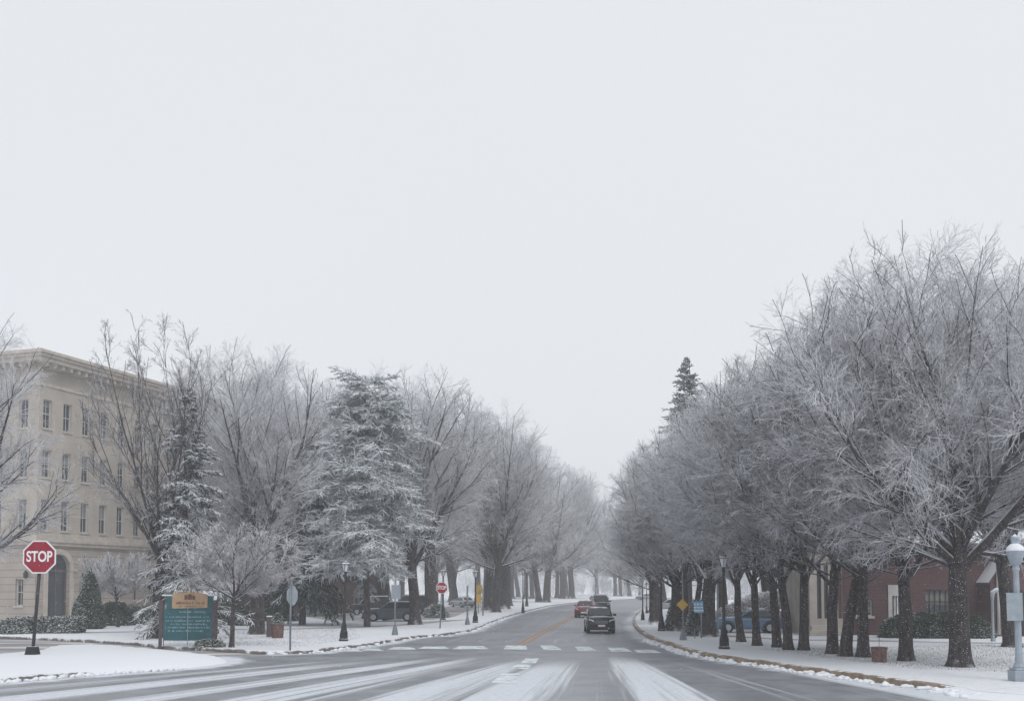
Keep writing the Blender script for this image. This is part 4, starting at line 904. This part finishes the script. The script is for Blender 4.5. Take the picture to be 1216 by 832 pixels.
# ------------------------------------------------------------------ vehicles
def car(label, name, cat, L_, Wd, H_, paint, loc, rz, hood_z, belt, cab, deck_z=None, wheel_r=.35, snow_roof=False, rack=False, kind='suv', group=None):
    """local x forward. cab = (x at windshield foot, x at roof front, x at roof rear, x at rear glass foot)"""
    root = thing(name, label, cat, loc, rz, group); deck_z = deck_z or belt; h = Wd / 2
    def zt(x):
        if x > cab[0]: t_ = (x - cab[0]) / (L_ / 2 - cab[0]); return belt + (hood_z - belt) * t_ ** 1.3 - (.10 if t_ > .97 else 0)
        if x < cab[3]: t_ = (cab[3] - x) / (L_ / 2 + cab[3] + 1e-6); return belt + (deck_z - belt) * t_
        return belt
    xs = list(np.linspace(-L_ / 2, L_ / 2, 25)); bm = BM(); rings = []
    for x in xs:
        e = abs(x) / (L_ / 2); wf = h * (1 - .13 * max(0, (e - .80) / .20) ** 2) * (1 - .0 * e); zb = .22 + .12 * max(0, (e - .86) / .14)
        z = zt(x); z = z - .16 * max(0, (e - .93) / .07) ** 2
        half = [(.30 * wf, zb), (.88 * wf, zb + .01), (.97 * wf, zb + .12), (1.0 * wf, zb + (z - zb) * .45), (.985 * wf, zb + (z - zb) * .75), (.93 * wf, z - .05), (.84 * wf, z), (.3 * wf, z + .035)]
        rings.append([bm.verts.new((x, y, q_)) for y, q_ in half] + [bm.verts.new((x, -y, q_)) for y, q_ in half[::-1]])
    for a, b in zip(rings, rings[1:]):
        for i in range(len(a)): bm.faces.new((a[i], a[(i + 1) % len(a)], b[(i + 1) % len(a)], b[i]))
    bm.faces.new(rings[0]); bm.faces.new(rings[-1][::-1])
    body = obj('body', bm, paint, root, True)
    # cabin
    bm = BM(); r1, r2 = h * .88, h * .70; zr = H_; c0, c1, c2, c3 = cab
    secs = [(c0, r1, belt + .01), (c0 * .5 + c1 * .5, (r1 + r2) / 2, belt + (zr - belt) * .54), (c1 + .04, r2 + .03, zr - .08), (c1 - .12, r2, zr - .02), ((c1 + c2) / 2, r2 + .01, zr), (c2 + .1, r2, zr - .03), (c2 - .02, r2, zr - .10), ((c2 + c3) / 2, (r1 + r2) / 2, belt + (zr - belt) * .5), (c3, r1, belt + .01)]
    rings = []
    for x, y, z in secs:
        yb = r1
        k = [(y * .0, z + .02), (y * .8, z), (y, z - .05 if z > belt + .1 else z - .01)]
        k.append((r1, belt - .03)); rings.append([bm.verts.new((x if i < 3 else x, yy, zz)) for i, (yy, zz) in enumerate(k)] + [bm.verts.new((x, -yy, zz)) for yy, zz in k[::-1][:3]])
    for a, b in zip(rings, rings[1:]):
        for i in range(len(a) - 1): bm.faces.new((a[i], a[i + 1], b[i + 1], b[i]))
        bm.faces.new((a[-1], a[0], b[0], b[-1]))
    obj('roof', bm, paint, root, True)
    # glass panels just proud of the cabin skin
    def panel(nm, pts, m='car_glass', th_=.012, n=None):
        bm = BM(); P_ = [Vector(p) for p in pts]; nn = (P_[1] - P_[0]).cross(P_[2] - P_[0]).normalized()
        if n is not None and nn.dot(Vector(n)) < 0: nn = -nn
        a = [bm.verts.new(p + nn * th_) for p in P_]; b = [bm.verts.new(p - nn * .02) for p in P_]
        bm.faces.new(a); bm.faces.new(b[::-1])
        for i in range(len(a)): j = (i + 1) % len(a); bm.faces.new((a[i], b[i], b[j], a[j]))
        return obj(nm, bm, m, root)
    ww = lambda z: r1 + (r2 - r1) * (z - belt) / (zr - belt)
    zl, zh = belt + .05, zr - .13
    fx = lambda z: c0 + (c1 - c0) * (z - belt) / (zr - belt - .05) + .02; rx = lambda z: c3 + (c2 - c3) * (z - belt) / (zr - belt - .05) - .02
    panel('windshield', [(fx(zl) + .03, -ww(zl) * .90, zl), (fx(zl) + .03, ww(zl) * .90, zl), (fx(zh) + .03, ww(zh) * .90, zh), (fx(zh) + .03, -ww(zh) * .90, zh)], n=(1, 0, .5), th_=.03)
    panel('rear_window', [(rx(zl) - .03, -ww(zl) * .85, zl), (rx(zl) - .03, ww(zl) * .85, zl), (rx(zh) - .03, ww(zh) * .85, zh), (rx(zh) - .03, -ww(zh) * .85, zh)], n=(-1, 0, .5), th_=.03)
    mid = (c0 + c3) / 2 + .1
    for sg in (-1, 1):
        o_ = .035
        for nm, xa, xb in (('side_window', mid + .05, None), ('side_window', None, mid - .05)):
            if xb is None: p = [(xa, zl), (fx(zl) - .22, zl), (fx(zh) - .16, zh), (xa, zh)]
            else: p = [(rx(zl) + .25, zl), (xb, zl), (xb, zh), (rx(zh) + .22, zh)]
            panel(nm, [(x, sg * (ww(z) + o_), z) for x, z in p], n=(0, sg, 0))
    # wheels and arches
    wb = L_ * .295
    for sx_ in (-1, 1):
        for sg in (-1, 1):
            xw = sx_ * wb + (.02 if sx_ > 0 else -.02); tm = Matrix.Translation((xw, sg * (h - .10), wheel_r)) @ Matrix.Rotation(R(90), 4, 'X')
            bm = BM(); lathe(bm, [(wheel_r * .6, -.11), (wheel_r * .97, -.11), (wheel_r, -.07), (wheel_r, .07), (wheel_r * .97, .11), (wheel_r * .6, .11)], 24, mtx=tm); w_ = obj('wheel', bm, 'rubber', root, True)
            bm = BM(); lathe(bm, [(wheel_r * .12, -.117), (wheel_r * .62, -.113), (wheel_r * .64, .113), (wheel_r * .12, .117)], 20, mtx=tm)
            obj('rim', bm, 'rim', w_)
            bm = BM(); n_ = 14; ro, ri = wheel_r + .09, wheel_r + .015; vs_ = []
            for k in range(n_ + 1):
                t_ = math.pi * k / n_; vs_.append([bm.verts.new((xw + r_ * math.cos(t_), sg * y, wheel_r + r_ * math.sin(t_))) for r_, y in ((ri, h + .012), (ro, h + .012), (ro, h - .2), (ri, h - .2))])
            for a, b in zip(vs_, vs_[1:]):
                for i in range(4): bm.faces.new((a[i], a[(i + 1) % 4], b[(i + 1) % 4], b[i]))
            obj('wheel_arch', bm, 'plastic_black', root)
            bm = BM(); lathe(bm, [(wheel_r + .03, -.09), (wheel_r + .03, .05)], 24, mtx=Matrix.Translation((xw, sg * (h - .046), wheel_r)) @ Matrix.Rotation(R(90), 4, 'X')) if False else box(bm, xw - .01, xw + .01, sg * h * .5 - .01, sg * h * .5 + .01, .3, .32); bm.free()
    xf = L_ / 2; fw = h * .87
    for sg in (-1, 1):
        bm = BM(); pts = [(sg * fw * .58, hood_z - .26), (sg * fw * 1.02, hood_z - .24), (sg * fw * 1.04, hood_z - .06), (sg * fw * .66, hood_z - .13)]
        a = [bm.verts.new((xf - .03 - .22 * max(0, abs(y) / fw - .6), y, z)) for y, z in pts]; b = [bm.verts.new((xf - .5, y, z)) for y, z in pts]
        a[0].co.x = xf + .03; a[3].co.x = xf + .0
        bm.faces.new(a); [bm.faces.new((a[i], a[(i + 1) % 4], b[(i + 1) % 4], b[i])) for i in range(4)]
        obj('headlight', bm, 'headlamp', root)
        bm = BM(); box(bm, -xf - .02, -xf + .25, *sorted((sg * fw * .72, sg * (fw * 1.04))), deck_z - .32, deck_z - .1); obj('tail_light', bm, 'red', root)
        bm = BM(); box(bm, c0 - .32, c0 - .16, *sorted((sg * (h * .93), sg * (h + .16))), belt + .02, belt + .17); obj('mirror', bm, paint, root, bevel=.03)
    bm = BM(); box(bm, xf - .2, xf + .025, -fw * .52, fw * .52, hood_z - .36, hood_z - .16); gr_ = obj('grille', bm, 'plastic_black', root)
    bm = BM()
    for k in range(3): box(bm, xf + .026, xf + .036, -fw * .5, fw * .5, hood_z - .34 + k * .065, hood_z - .32 + k * .065)
    obj('grille_bars', bm, 'rim', gr_)
    bm = BM(); box(bm, xf - .3, xf + .05, -fw * .95, fw * .95, .26, .44); obj('bumper', bm, 'plastic_black', root, bevel=.04)
    bm = BM(); box(bm, xf + .052, xf + .06, -.23, .23, .46, .58); box(bm, xf, xf + .053, -.2, .2, .47, .57); obj('license_plate', bm, 'white', root)
    bm = BM(); box(bm, -xf - .05, -xf + .3, -fw * .93, fw * .93, .28, .5); obj('bumper', bm, 'plastic_black', root, bevel=.04)
    if rack:
        bm = BM()
        for sg in (-1, 1): box(bm, c2 + .1, c1 - .1, sg * r2 * .85 - .025, sg * r2 * .85 + .025, zr + .01, zr + .09)
        obj('roof_rack', bm, 'plastic_black', root)
    if snow_roof:
        bm = BM(); box(bm, c2 + .02, c1 - .05, -r2 * .92, r2 * .92, zr - .03, zr + .10); obj('snow_cover', bm, 'snow', root, True, bevel=.06)
    return root
def at(px, py, z=.0): p = G(px, py, z); return (p.x, p.y, z)
SUV = dict(hood_z=1.06, belt=1.10, cab=(.85, .15, -1.85, -2.2))
def turned(px, py, off): # facing the camera along the road
    p = G(px, py, 0); return math.atan2(-p.y, -p.x) + off
# depth of the number plate edge -> centre of car half a length farther
def car_at(px, py, Lc, off, z=0):
    p = G(px, py, z); a = math.atan2(-p.y, -p.x) + off; return (p.x - math.cos(a) * Lc / 2, p.y - math.sin(a) * Lc / 2, z), a
l, a = car_at(714.5, 752, 4.6, R(4)); car('black sport utility car with snowy headlights driving towards the crosswalk', 'moving_car', 'car', 4.6, 1.84, 1.68, 'paint_black', l, a, 1.02, 1.10, (.95, .2, -1.85, -2.2), wheel_r=.36)
l, a = car_at(692.5, 733, 4.6, R(-6)); car('red car driving beside the centre line, behind the black one', 'moving_car', 'car', 4.6, 1.84, 1.70, 'paint_red', l, a, 1.02, 1.10, (.95, .2, -1.85, -2.2), wheel_r=.36)
l, a = car_at(715.5, 727.5, 5.2, R(5)); car('dark van with snowy roof right behind the black car', 'moving_car', 'car', 5.2, 2.0, 2.05, 'paint_black', l, a, 1.2, 1.28, (1.35, .75, -2.3, -2.5), rack=True, snow_roof=True, wheel_r=.4)
l, a = car_at(717, 719.5, 4.8, R(8)); car('hazy grey vehicle farthest back in the line of moving cars', 'moving_car', 'car', 4.8, 1.9, 1.9, 'paint_grey', l, a, 1.1, 1.2, (1.0, .4, -2.1, -2.3), snow_roof=True)
l, a = car_at(707, 717.5, 4.5, R(2)); car('hazy dark car beside the farthest vehicle of the moving line', 'moving_car', 'car', 4.5, 1.82, 1.55, 'paint_grey', l, a, 1.0, 1.08, (.95, .2, -1.7, -2.1), snow_roof=True)
p = G(462, 737.2); car('dark grey sport utility car parked side-on behind the left trees', 'parked_car', 'car', 4.75, 1.85, 1.70, 'paint_grey', (p.x + .15, p.y, LAWN), R(180 + 3), 1.02, 1.10, (.95, .15, -1.9, -2.25), wheel_r=.38)
p = G(887, 750.5); car('blue car with snow on its roof parked side-on behind the right row of trees', 'parked_car', 'car', 4.35, 1.78, 1.46, 'paint_blue', (p.x, p.y, LAWN), R(180 - 4), .88, .96, (.75, -.05, -1.1, -1.95), wheel_r=.34, deck_z=.99, snow_roof=True)
p = G(744, 710.3); car('snow-buried car parked at the hazy far bend, the one nearest the right trees', 'parked_car', 'car', 4.6, 1.85, 1.5, 'paint_silver', (p.x + 1, 238, LAWN), R(165), .9, .98, (.8, .1, -1.3, -2.0), snow_roof=True)
p = G(795, 725); car('pale snow-covered car parked far behind the yellow diamond sign', 'parked_car', 'car', 4.6, 1.85, 1.5, 'paint_silver', (p.x, p.y, LAWN), R(170), .9, .98, (.8, .1, -1.3, -2.0), snow_roof=True)
p = G(440, 729.5); car('dark car with snow on its roof behind the parked dark grey car\'s nose', 'parked_car', 'car', 4.6, 1.85, 1.9, 'paint_black', (p.x, p.y, LAWN), R(185), 1.0, 1.15, (.9, .1, -1.8, -2.1), snow_roof=True)
p = G(483, 728.5); car('car with thick snow on its roof behind the parked dark grey car\'s rear', 'parked_car', 'car', 4.8, 1.9, 2.0, 'paint_grey', (p.x, p.y, LAWN), R(182), 1.1, 1.2, (1.0, .3, -2.1, -2.3), snow_roof=True)
p = G(549, 720.5); car('snow-covered car parked left of the yellow signs', 'parked_car', 'car', 4.6, 1.85, 1.5, 'paint_silver', (p.x, p.y, LAWN), R(120), .9, .98, (.8, .1, -1.3, -2.0), snow_roof=True)

# ------------------------------------------------------------------ lamps
def street_lamp(px, py, top, label, lean=0.0, s=1.0, name='street_lamp'):
    g = G(px, py); h = HZ(top, g.y) - LAWN; k = s * h / 4.6
    t = thing(name, label, 'street lamp', (g.x, g.y, LAWN), .4, 'black street lamps with lantern heads'); t.rotation_euler[1] = lean; t.scale = (k, k, h / 4.6)
    bm = BM(); lathe(bm, [(.27, -.05), (.27, .10), (.235, .14), (.225, .5), (.17, .62), (.15, .85), (.155, .9), (.12, .96), (.085, 1.1)], 16, flute=.04); obj('base', bm, 'iron_snow', t, False)
    bm = BM(); lathe(bm, [(.095, 1.08), (.11, 1.12), (.085, 1.18), (.075, 2.4), (.062, 3.7), (.09, 3.74), (.06, 3.8), (.10, 3.88), (.05, 3.92)], 16, flute=.05); obj('pole', bm, 'iron', t, False)
    bm = BM(); lathe(bm, [(.10, 3.92), (.13, 3.96), (.215, 4.30), (.22, 4.32)], 6); hd = obj('lantern_glass', bm, 'lamp_glass', t)
    bm = BM()
    for i in range(6):
        a = math.pi / 3 * i; tube(bm, [(.135 * math.cos(a), .135 * math.sin(a), 3.95), (.225 * math.cos(a), .225 * math.sin(a), 4.32)], .014, 5)
    lathe(bm, [(.26, 4.32), (.26, 4.35), (.15, 4.44), (.12, 4.50), (.03, 4.54), (.035, 4.58), (.008, 4.66)], 12); obj('lantern_cap', bm, 'iron_snow', t)
    return t
street_lamp(408, 760.5, 664, 'black lantern street lamp in front of the dark parked car\'s left', .02)
street_lamp(860, 770, 656, 'black lantern street lamp beside the nose of the blue car')
street_lamp(526, 735.5, 674, 'black lantern street lamp right behind the second stop sign')
street_lamp(564.5, 738.8, 675, 'black lantern street lamp next to the yellow signs')
street_lamp(785.5, 748.5, 668, 'black street lamp beside the tree nearest the kerb bend')
street_lamp(763.3, 735.8, 684, 'slim street lamp nearest the bend of the right kerb', s=.85)
street_lamp(621, 727, 673, 'hazy street lamp left of the red car, nearer of two', s=.7)
street_lamp(625.5, 719.5, 672, 'hazy street lamp left of the red car, farther of two', s=.8)
street_lamp(768, 727.5, 690, 'faint street lamp right behind the bend, left of two', s=.8)
street_lamp(771.5, 727, 692, 'faint street lamp right behind the bend, right of two', s=.8)
# pale blue lamp at the right edge
g = G(1211, 808); hh = HZ(634, g.y) - LAWN; t = thing('ornate_lamp_post', 'large pale blue-grey lamp post with snow-capped bowl head at the right frame edge', 'street lamp', (g.x, g.y, LAWN)); k = hh / 4.75; t.scale = (k, k, k); t.rotation_euler[1] = -.01
bm = BM(); box(bm, -.27, .27, -.27, .27, -.05, .35); box(bm, -.23, .23, -.23, .23, .35, .42); obj('base', bm, 'lamp_paint', t, bevel=.02)
bm = BM(); lathe(bm, [(.19, .42), (.19, .48), (.14, .55), (.125, .62), (.11, 1.0), (.088, 3.55), (.12, 3.58), (.12, 3.62), (.10, 3.66), (.105, 3.75)], 20, flute=.07); obj('pole', bm, 'lamp_paint', t)
bm = BM(); lathe(bm, [(.11, 3.75), (.17, 3.80), (.27, 4.12), (.275, 4.20), (.25, 4.21)], 24); obj('lamp_bowl', bm, 'lamp_paint', t, True)
bm = BM(); lathe(bm, [(.285, 4.20), (.285, 4.24), (.25, 4.34), (.16, 4.42), (.10, 4.45), (.09, 4.47)], 24); cp = obj('lamp_cap', bm, 'snow', t, True)
bm = BM(); lathe(bm, [(.10, 4.45), (.12, 4.50), (.12, 4.58), (.15, 4.61), (.12, 4.68), (.05, 4.72), (.01, 4.76)], 14); obj('finial', bm, snowy('lamp_paint_snow', (.30, .36, .43), .5, .8), cp, True)
bm = BM(); box(bm, -.42, .10, -.175, -.155, 1.95, 2.85); box(bm, -.06, .06, -.155, -.10, 2.2, 2.26); o = obj('sign_plate', bm, 'sign_back', t)
# bent lamp before the brick wing
g = G(1179.5, 761); h = HZ(700, g.y) - LAWN; t = thing('bent_lamp', 'white gooseneck lamp with snowy hood before the brick wing\'s arched door', 'street lamp', (g.x, g.y, LAWN))
bm = BM(); lathe(bm, [(.13, -.05), (.13, .12), (.07, .2), (.065, h - .55), (.09, h - .5), (.09, h - .3)], 12); obj('pole', bm, 'sign_back', t, True)
bm = BM(); tube(bm, [(0, 0, h - .35), (.03, 0, h - .12), (.2, 0, h - .02), (.5, 0, h), (.8, 0, h - .08), (.98, 0, h - .22)], [.10, .12, .13, .14, .15, .17], 10); obj('lamp_hood', bm, snowy('hood', (.5, .53, .56), .1, .4), t, True)

# ------------------------------------------------------------------ signs
def text_mesh(name, s, size, m, parent, loc, ext=.004, rot=(R(90), 0, 0), sx=1.0, bold=0.0):
    c = bpy.data.curves.new('t', 'FONT'); c.body = s; c.size = size; c.align_x = 'CENTER'; c.align_y = 'CENTER'; c.extrude = ext; c.offset = bold
    o = bpy.data.objects.new('t', c); col.objects.link(o); dg = bpy.context.evaluated_depsgraph_get()
    me = bpy.data.meshes.new_from_object(o.evaluated_get(dg)); bpy.data.objects.remove(o)
    me.materials.clear(); me.materials.append(M[m]); o = link(bpy.data.objects.new(name, me), parent); o.location = loc; o.rotation_euler = rot; o.scale = (sx, 1, 1); return o
def octa(bm, r, y0, y1, cz, n=8):
    a = math.pi / n; pts = [(r * math.cos(a + 2 * math.pi * i / n), cz + r * math.sin(a + 2 * math.pi * i / n)) for i in range(n)]; poly(bm, pts, y0, y1)
def stop_sign(px, py, cx_px, cy_px, wpx, label, post_m, base=True, pr=.07, cut_n=8, name='stop_sign'):
    g = G(px, py); ppm = F / g.y; r = wpx / ppm / 2 / math.cos(R(22.5)); top = HZ(cy_px, g.y) - LAWN; dx = (cx_px - px) / ppm
    t = thing(name, label, 'stop sign', (g.x, g.y, LAWN))
    bm = BM(); tube(bm, [(0, 0, 0), (dx * .9, 0, top - r * .6)], pr, 10); obj('post', bm, post_m, t, True)
    if base:
        bm = BM(); v = box(bm, -.27, .27, -.24, .24, -.05, .42)
        for q_ in v:
            if q_.co.z > .1: q_.co.x *= .68; q_.co.y *= .68
        obj('base', bm, 'iron_snow', t, bevel=.02)
    bm = BM(); octa(bm, r, -pr - .05, -pr - .02, top); bd = obj('sign_panel', bm, 'white', t); bd.location.x = dx
    bm = BM(); octa(bm, r * .92, -pr - .056, -pr - .051, top); rd = obj('red_face', bm, 'red', bd)
    text_mesh('lettering', 'STOP', r * .82, 'white', bd, (0, -pr - .060, top), sx=.74, bold=r * .02)
    return t
stop_sign(38.5, 779, 45.5, 661, 39, 'big red stop sign on a black post standing on the snowy island', 'iron')
stop_sign(522.5, 745.5, 524.5, 697.5, 13.5, 'smaller distant red stop sign on a grey post by the left kerb', 'grey_metal', False, .05)
def post_sign(px, py, top, label, name, w_px, s_top, s_bot, cx_px, m='sign_back', shape='rect', post_m='grey_metal', pr=.045, foot=False, cat='sign'):
    g = G(px, py); ppm = F / g.y; t = thing(name, label, cat, (g.x, g.y, LAWN)); h = HZ(top, g.y) - LAWN
    bm = BM(); tube(bm, [(0, 0, -.05), (0, 0, h)], pr, 8); obj('post', bm, post_m, t, True)
    if foot: bm = BM(); lathe(bm, [(.20, -.03), (.19, .1), (.12, .45), (.07, .6)], 10); obj('foot', bm, foot if isinstance(foot, str) else post_m, t)
    if w_px:
        z0, z1 = HZ(s_bot, g.y) - LAWN, HZ(s_top, g.y) - LAWN; x = (cx_px - px) / ppm; w2 = w_px / ppm / 2; zc = (z0 + z1) / 2; bm = BM(); y = -pr - .012
        if shape == 'rect': poly(bm, [(x - w2, z0), (x + w2, z0), (x + w2, z1), (x - w2, z1)], y, y + .008)
        elif shape == 'diamond': poly(bm, [(x - w2, zc), (x, z0), (x + w2, zc), (x, z1)], y, y + .008)
        else: poly(bm, [(x + w2 * math.cos(a + .3927), zc + (z1 - z0) / 2 * math.sin(a + .3927)) for a in np.linspace(0, 2 * math.pi, 8, endpoint=False)], pr + .004, pr + .012)
        obj('sign_panel', bm, m, t)
    return t
post_sign(344.5, 772, 694, 'grey back of an eight-sided sign on a thin pole by the left kerb', 'road_sign', 14, 694, 719, 346, shape='oct')
post_sign(469, 753.5, 688, 'pale grey sign on a grey pole in front of the parked dark grey car', 'road_sign', 11, 694, 711, 470, foot=True)
post_sign(555, 741.3, 695, 'thin bare grey post between the second stop sign and the yellow signs', 'metal_post', 0, 0, 0, 555, foot=True, cat='post', pr=.07)
post_sign(573.5, 730.5, 698, 'short grey post right behind the yellow signs', 'metal_post', 0, 0, 0, 573, cat='post', pr=.07)
t = post_sign(568, 728.5, 693, 'two yellow signs, one above the other, on a post by the left row of trees', 'yellow_road_sign', 7, 694, 704, 569, 'yellow_dull', 'rect')
g = G(568, 728.5); bm = BM(); z0, z1 = HZ(716, g.y) - LAWN, HZ(705, g.y) - LAWN; poly(bm, [(-.25, z0), (.3, z0), (.3, z1), (-.25, z1)], -.06, -.052); obj('sign_panel', bm, 'yellow', t)
post_sign(811.3, 759.5, 676, 'yellow diamond warning sign on a tall thin pole with a bluish foot', 'warning_sign', 14, 710, 725, 810.5, 'yellow', 'diamond', foot='blue_foot' if False else True)
post_sign(825, 757.5, 745, 'knee-high thin grey stake in the snow between diamond sign and lamp', 'stake', 0, 0, 0, 825, cat='post', pr=.03)
t = post_sign(833, 757, 711, 'light blue sign between two dark trunks on the right', 'blue_road_sign', 10.5, 713.5, 727, 830, 'blue_sign', 'rect')
g = G(833, 757); bm = BM()
for r_ in range(3):
    for k in range(3): box(bm, -.44 + k * .19, -.32 + k * .19 + .03 * r_, -.075, -.063, HZ(717 + r_ * 3.6, g.y) - LAWN - .05, HZ(717 + r_ * 3.6, g.y) - LAWN + .04)
obj('lettering', bm, 'white', t)
post_sign(852.5, 753, 690, 'pale grey pole leaning on the dark trunk left of the black lamp', 'metal_post', 0, 0, 0, 852, post_m='sign_back', cat='post', pr=.06)

# green notice board
g = G(223, 767); Yb = g.y; gx = lambda px: (px - 223) * Yb / F; gz_ = lambda py: HZ(py, Yb) - LAWN
nb = thing('notice_board', 'green notice board with tan headed panel and pale lettering on the left lawn', 'sign', (g.x, Yb, LAWN), R(-4))
for px_ in (190.5, 255.5):
    bm = BM(); box(bm, gx(px_) - .1, gx(px_) + .1, -.1, .1, -.1, gz_(712)); obj('post', bm, 'wood', nb, bevel=.01)
bm = BM(); box(bm, gx(190.5) + .102, gx(255.5) - .102, -.05, .05, gz_(760), gz_(723)); box(bm, gx(190.5) + .25, gx(255.5) - .102, -.05, .05, gz_(723) + .001, gz_(707)); bd = obj('board', bm, 'teal', nb, bevel=.01)
bm = BM(); arch = [(gx(204), gz_(722)), (gx(247), gz_(721)), (gx(247), gz_(706))] + [(gx(225.5 + 21 * math.cos(a)), gz_(706 - 3.2 * math.sin(a))) for a in np.linspace(0, math.pi, 12)] + [(gx(204), gz_(706))]
arch = [arch[0], arch[1], arch[2]] + arch[4:-2] + [arch[-1]]
poly(bm, arch, -.11, -.052); pn = obj('heading_panel', bm, 'tan', nb)
bm = BM(); box(bm, gx(191), gx(203.5), -.09, .09, gz_(707) - .01, gz_(707) + .06); obj('snow_cap', bm, 'snow', nb, True, bevel=.02)
bm = BM(); box(bm, gx(247.5), gx(257), -.09, .09, gz_(707) - .01, gz_(707) + .06); obj('snow_cap', bm, 'snow', nb, True, bevel=.02)
bm = BM(); cr_ = [(gx(225.5 + 15 * math.cos(a)), gz_(703 - 9.5 * math.sin(a))) for a in np.linspace(0, math.pi, 14)]; poly(bm, cr_, -.04, .04); obj('crest', bm, snowy('crest', (.20, .185, .17), .5, .8, .4, 3, .16, 9), nb)
# small emblem and lines of writing too small to read in the photograph
rr = random.Random(4)
def scribble(bm, x0, x1, z, hgt, y):
    x = x0
    while x < x1:
        wl_ = rr.uniform(.02, .05)
        if rr.random() > .16:
            k = rr.choice((0, 1, 2)); h1 = hgt * rr.uniform(.6, 1.1)
            box(bm, x, x + .016, y - .004, y, z, z + h1)
            if k: box(bm, x + .017, x + wl_, y - .004, y, z + h1 * .45, z + h1 * .45 + .016)
            if k == 2: box(bm, x + wl_, x + wl_ + .013, y - .004, y, z, z + h1 * .8)
        x += wl_ + .025
bm = BM()
for py_, a_, b_ in ((727, 210, 243), (733, 196, 250), (737.5, 196, 250), (741.5, 200, 246), (745.5, 196, 250), (749.5, 198, 240)):
    bm = BM(); scribble(bm, gx(a_), gx(b_), gz_(py_), .09, -.053); obj('lettering', bm, 'pale_mark', bd)
bm = BM(); scribble(bm, gx(208), gx(244), gz_(717), .15, -.113); scribble(bm, gx(213), gx(240), gz_(720.3), .08, -.113)
box(bm, gx(219), gx(223), -.116, -.111, gz_(711.5), gz_(706)); box(bm, gx(223.5), gx(228), -.116, -.111, gz_(711.5), gz_(705)); box(bm, gx(228.5), gx(232), -.116, -.111, gz_(711.5), gz_(706.5)); obj('lettering', bm, 'brown_mark', pn)
bm = BM(); box(bm, gx(223.0) - .015, gx(223.0) + .015, -.075, -.053, gz_(766), gz_(722)); obj('divider', bm, 'sign_back', nb)
bm = BM(); box(bm, gx(193.5) - .02, gx(193.5) + .02, -.14, -.11, 0, gz_(757)); obj('stake', bm, 'white', nb)

# planters and bins
def planter(px, py, w_px, top, label, taper_=.86, group=None):
    g = G(px, py); ppm = F / g.y; h = HZ(top, g.y) - LAWN; r = w_px / ppm / 2; t = thing('planter', label, 'planter', (g.x, g.y, LAWN), .3, group)
    bm = BM(); lathe(bm, [(r * taper_, -.02), (r * .97, h * .88), (r * 1.04, h * .885), (r * 1.04, h), (r * .9, h), (r * .88, h * .9)], 16, flute=.05); obj('tub', bm, 'terracotta', t)
    return t, r, h
t, r, h = planter(1044, 785.5, 19, 767.5, 'brick-coloured tapered planter on the right lawn between two trees')
bm = BM(); lathe(bm, [(r * .87, h * .9), (r * .6, h * .95), (.02, h * .97)], 12); obj('soil', bm, 'snow', t, True)
bm = BM(); tube(bm, [(0, 0, h * .9), (.02, 0, h + .3), (.0, 0, h + .42)], .012, 5); obj('stem', bm, 'wood', t)
t, r, h = planter(329.5, 757, 15.5, 740, 'red-brown planter with snowy dark plant, right of the stout tree')
o = link(bpy.data.objects.new('plant', shrub_mesh('plant', 44, 'ball', (r * .8, r * .8, .55), 700, 'leaf_snowy', .05)), t); o.location = (0, 0, h * .95)
g = G(319.5, 755.5); t = thing('utility_box', 'weathered grey box standing left of the red-brown planter', 'box', (g.x, g.y, LAWN), .2); h = HZ(732, g.y) - LAWN
bm = BM(); box(bm, -.15, .15, -.15, .15, -.03, h); obj('case', bm, 'wood', t, bevel=.02); bm = BM(); box(bm, -.17, .17, -.17, .17, h, h + .07); obj('snow_cap', bm, 'snow', t, True, bevel=.03)
g = G(1039, 750.5); t = thing('concrete_bin', 'pale grey tapered bin beside the white door\'s steps', 'bin', (g.x, g.y, LAWN)); bm = BM(); lathe(bm, [(.2, -.02), (.26, .75), (.29, .76), (.29, .86), (.1, .92)], 12); obj('tub', bm, 'trim', t)

# falling snowflakes (uncountable)
rng = np.random.default_rng(123); n = 26000
Yf = 16 + 60 * rng.random(n) ** .8; Xf = rng.uniform(-.52, .52, n) * Yf; Zf = rng.uniform(.1, 1, n) * np.minimum(3 + Yf * .60, 26)
P0 = np.stack([Xf, Yf, Zf], 1); rad = rng.uniform(.004, .009, n)
oc = np.array([[1, 0, 0], [-1, 0, 0], [0, 1, 0], [0, -1, 0], [0, 0, 1], [0, 0, -1]], float); tri = np.array([[0, 2, 4], [2, 1, 4], [1, 3, 4], [3, 0, 4], [2, 0, 5], [1, 2, 5], [3, 1, 5], [0, 3, 5]])
V = (P0[:, None, :] + oc[None] * rad[:, None, None]).reshape(-1, 3); Q = (tri[None] + np.arange(n)[:, None, None] * 6).reshape(-1, 3)
tag(link(bpy.data.objects.new('falling_snow', np_mesh('falling_snow', V, Q, 'snow'))), 'fine snowflakes falling through the air', 'snowfall', kind='stuff')

# ------------------------------------------------------------------ haze
bm = BM(); box(bm, -720, 720, -90, 790, -1.0, 42)
hm = bpy.data.materials.new('haze'); hm.use_nodes = True; n_ = hm.node_tree; n_.nodes.remove(n_.nodes['Principled BSDF'])
pv = n_.nodes.new('ShaderNodeVolumePrincipled'); pv.inputs['Color'].default_value = (.975, .985, 1.0, 1); pv.inputs['Density'].default_value = HAZE_DENSITY; pv.inputs['Anisotropy'].default_value = 0
n_.links.new(pv.outputs[0], n_.nodes['Material Output'].inputs['Volume'])
tag(obj('haze', bm, hm), 'pale snowy haze hanging over the street', 'haze', kind='stuff')
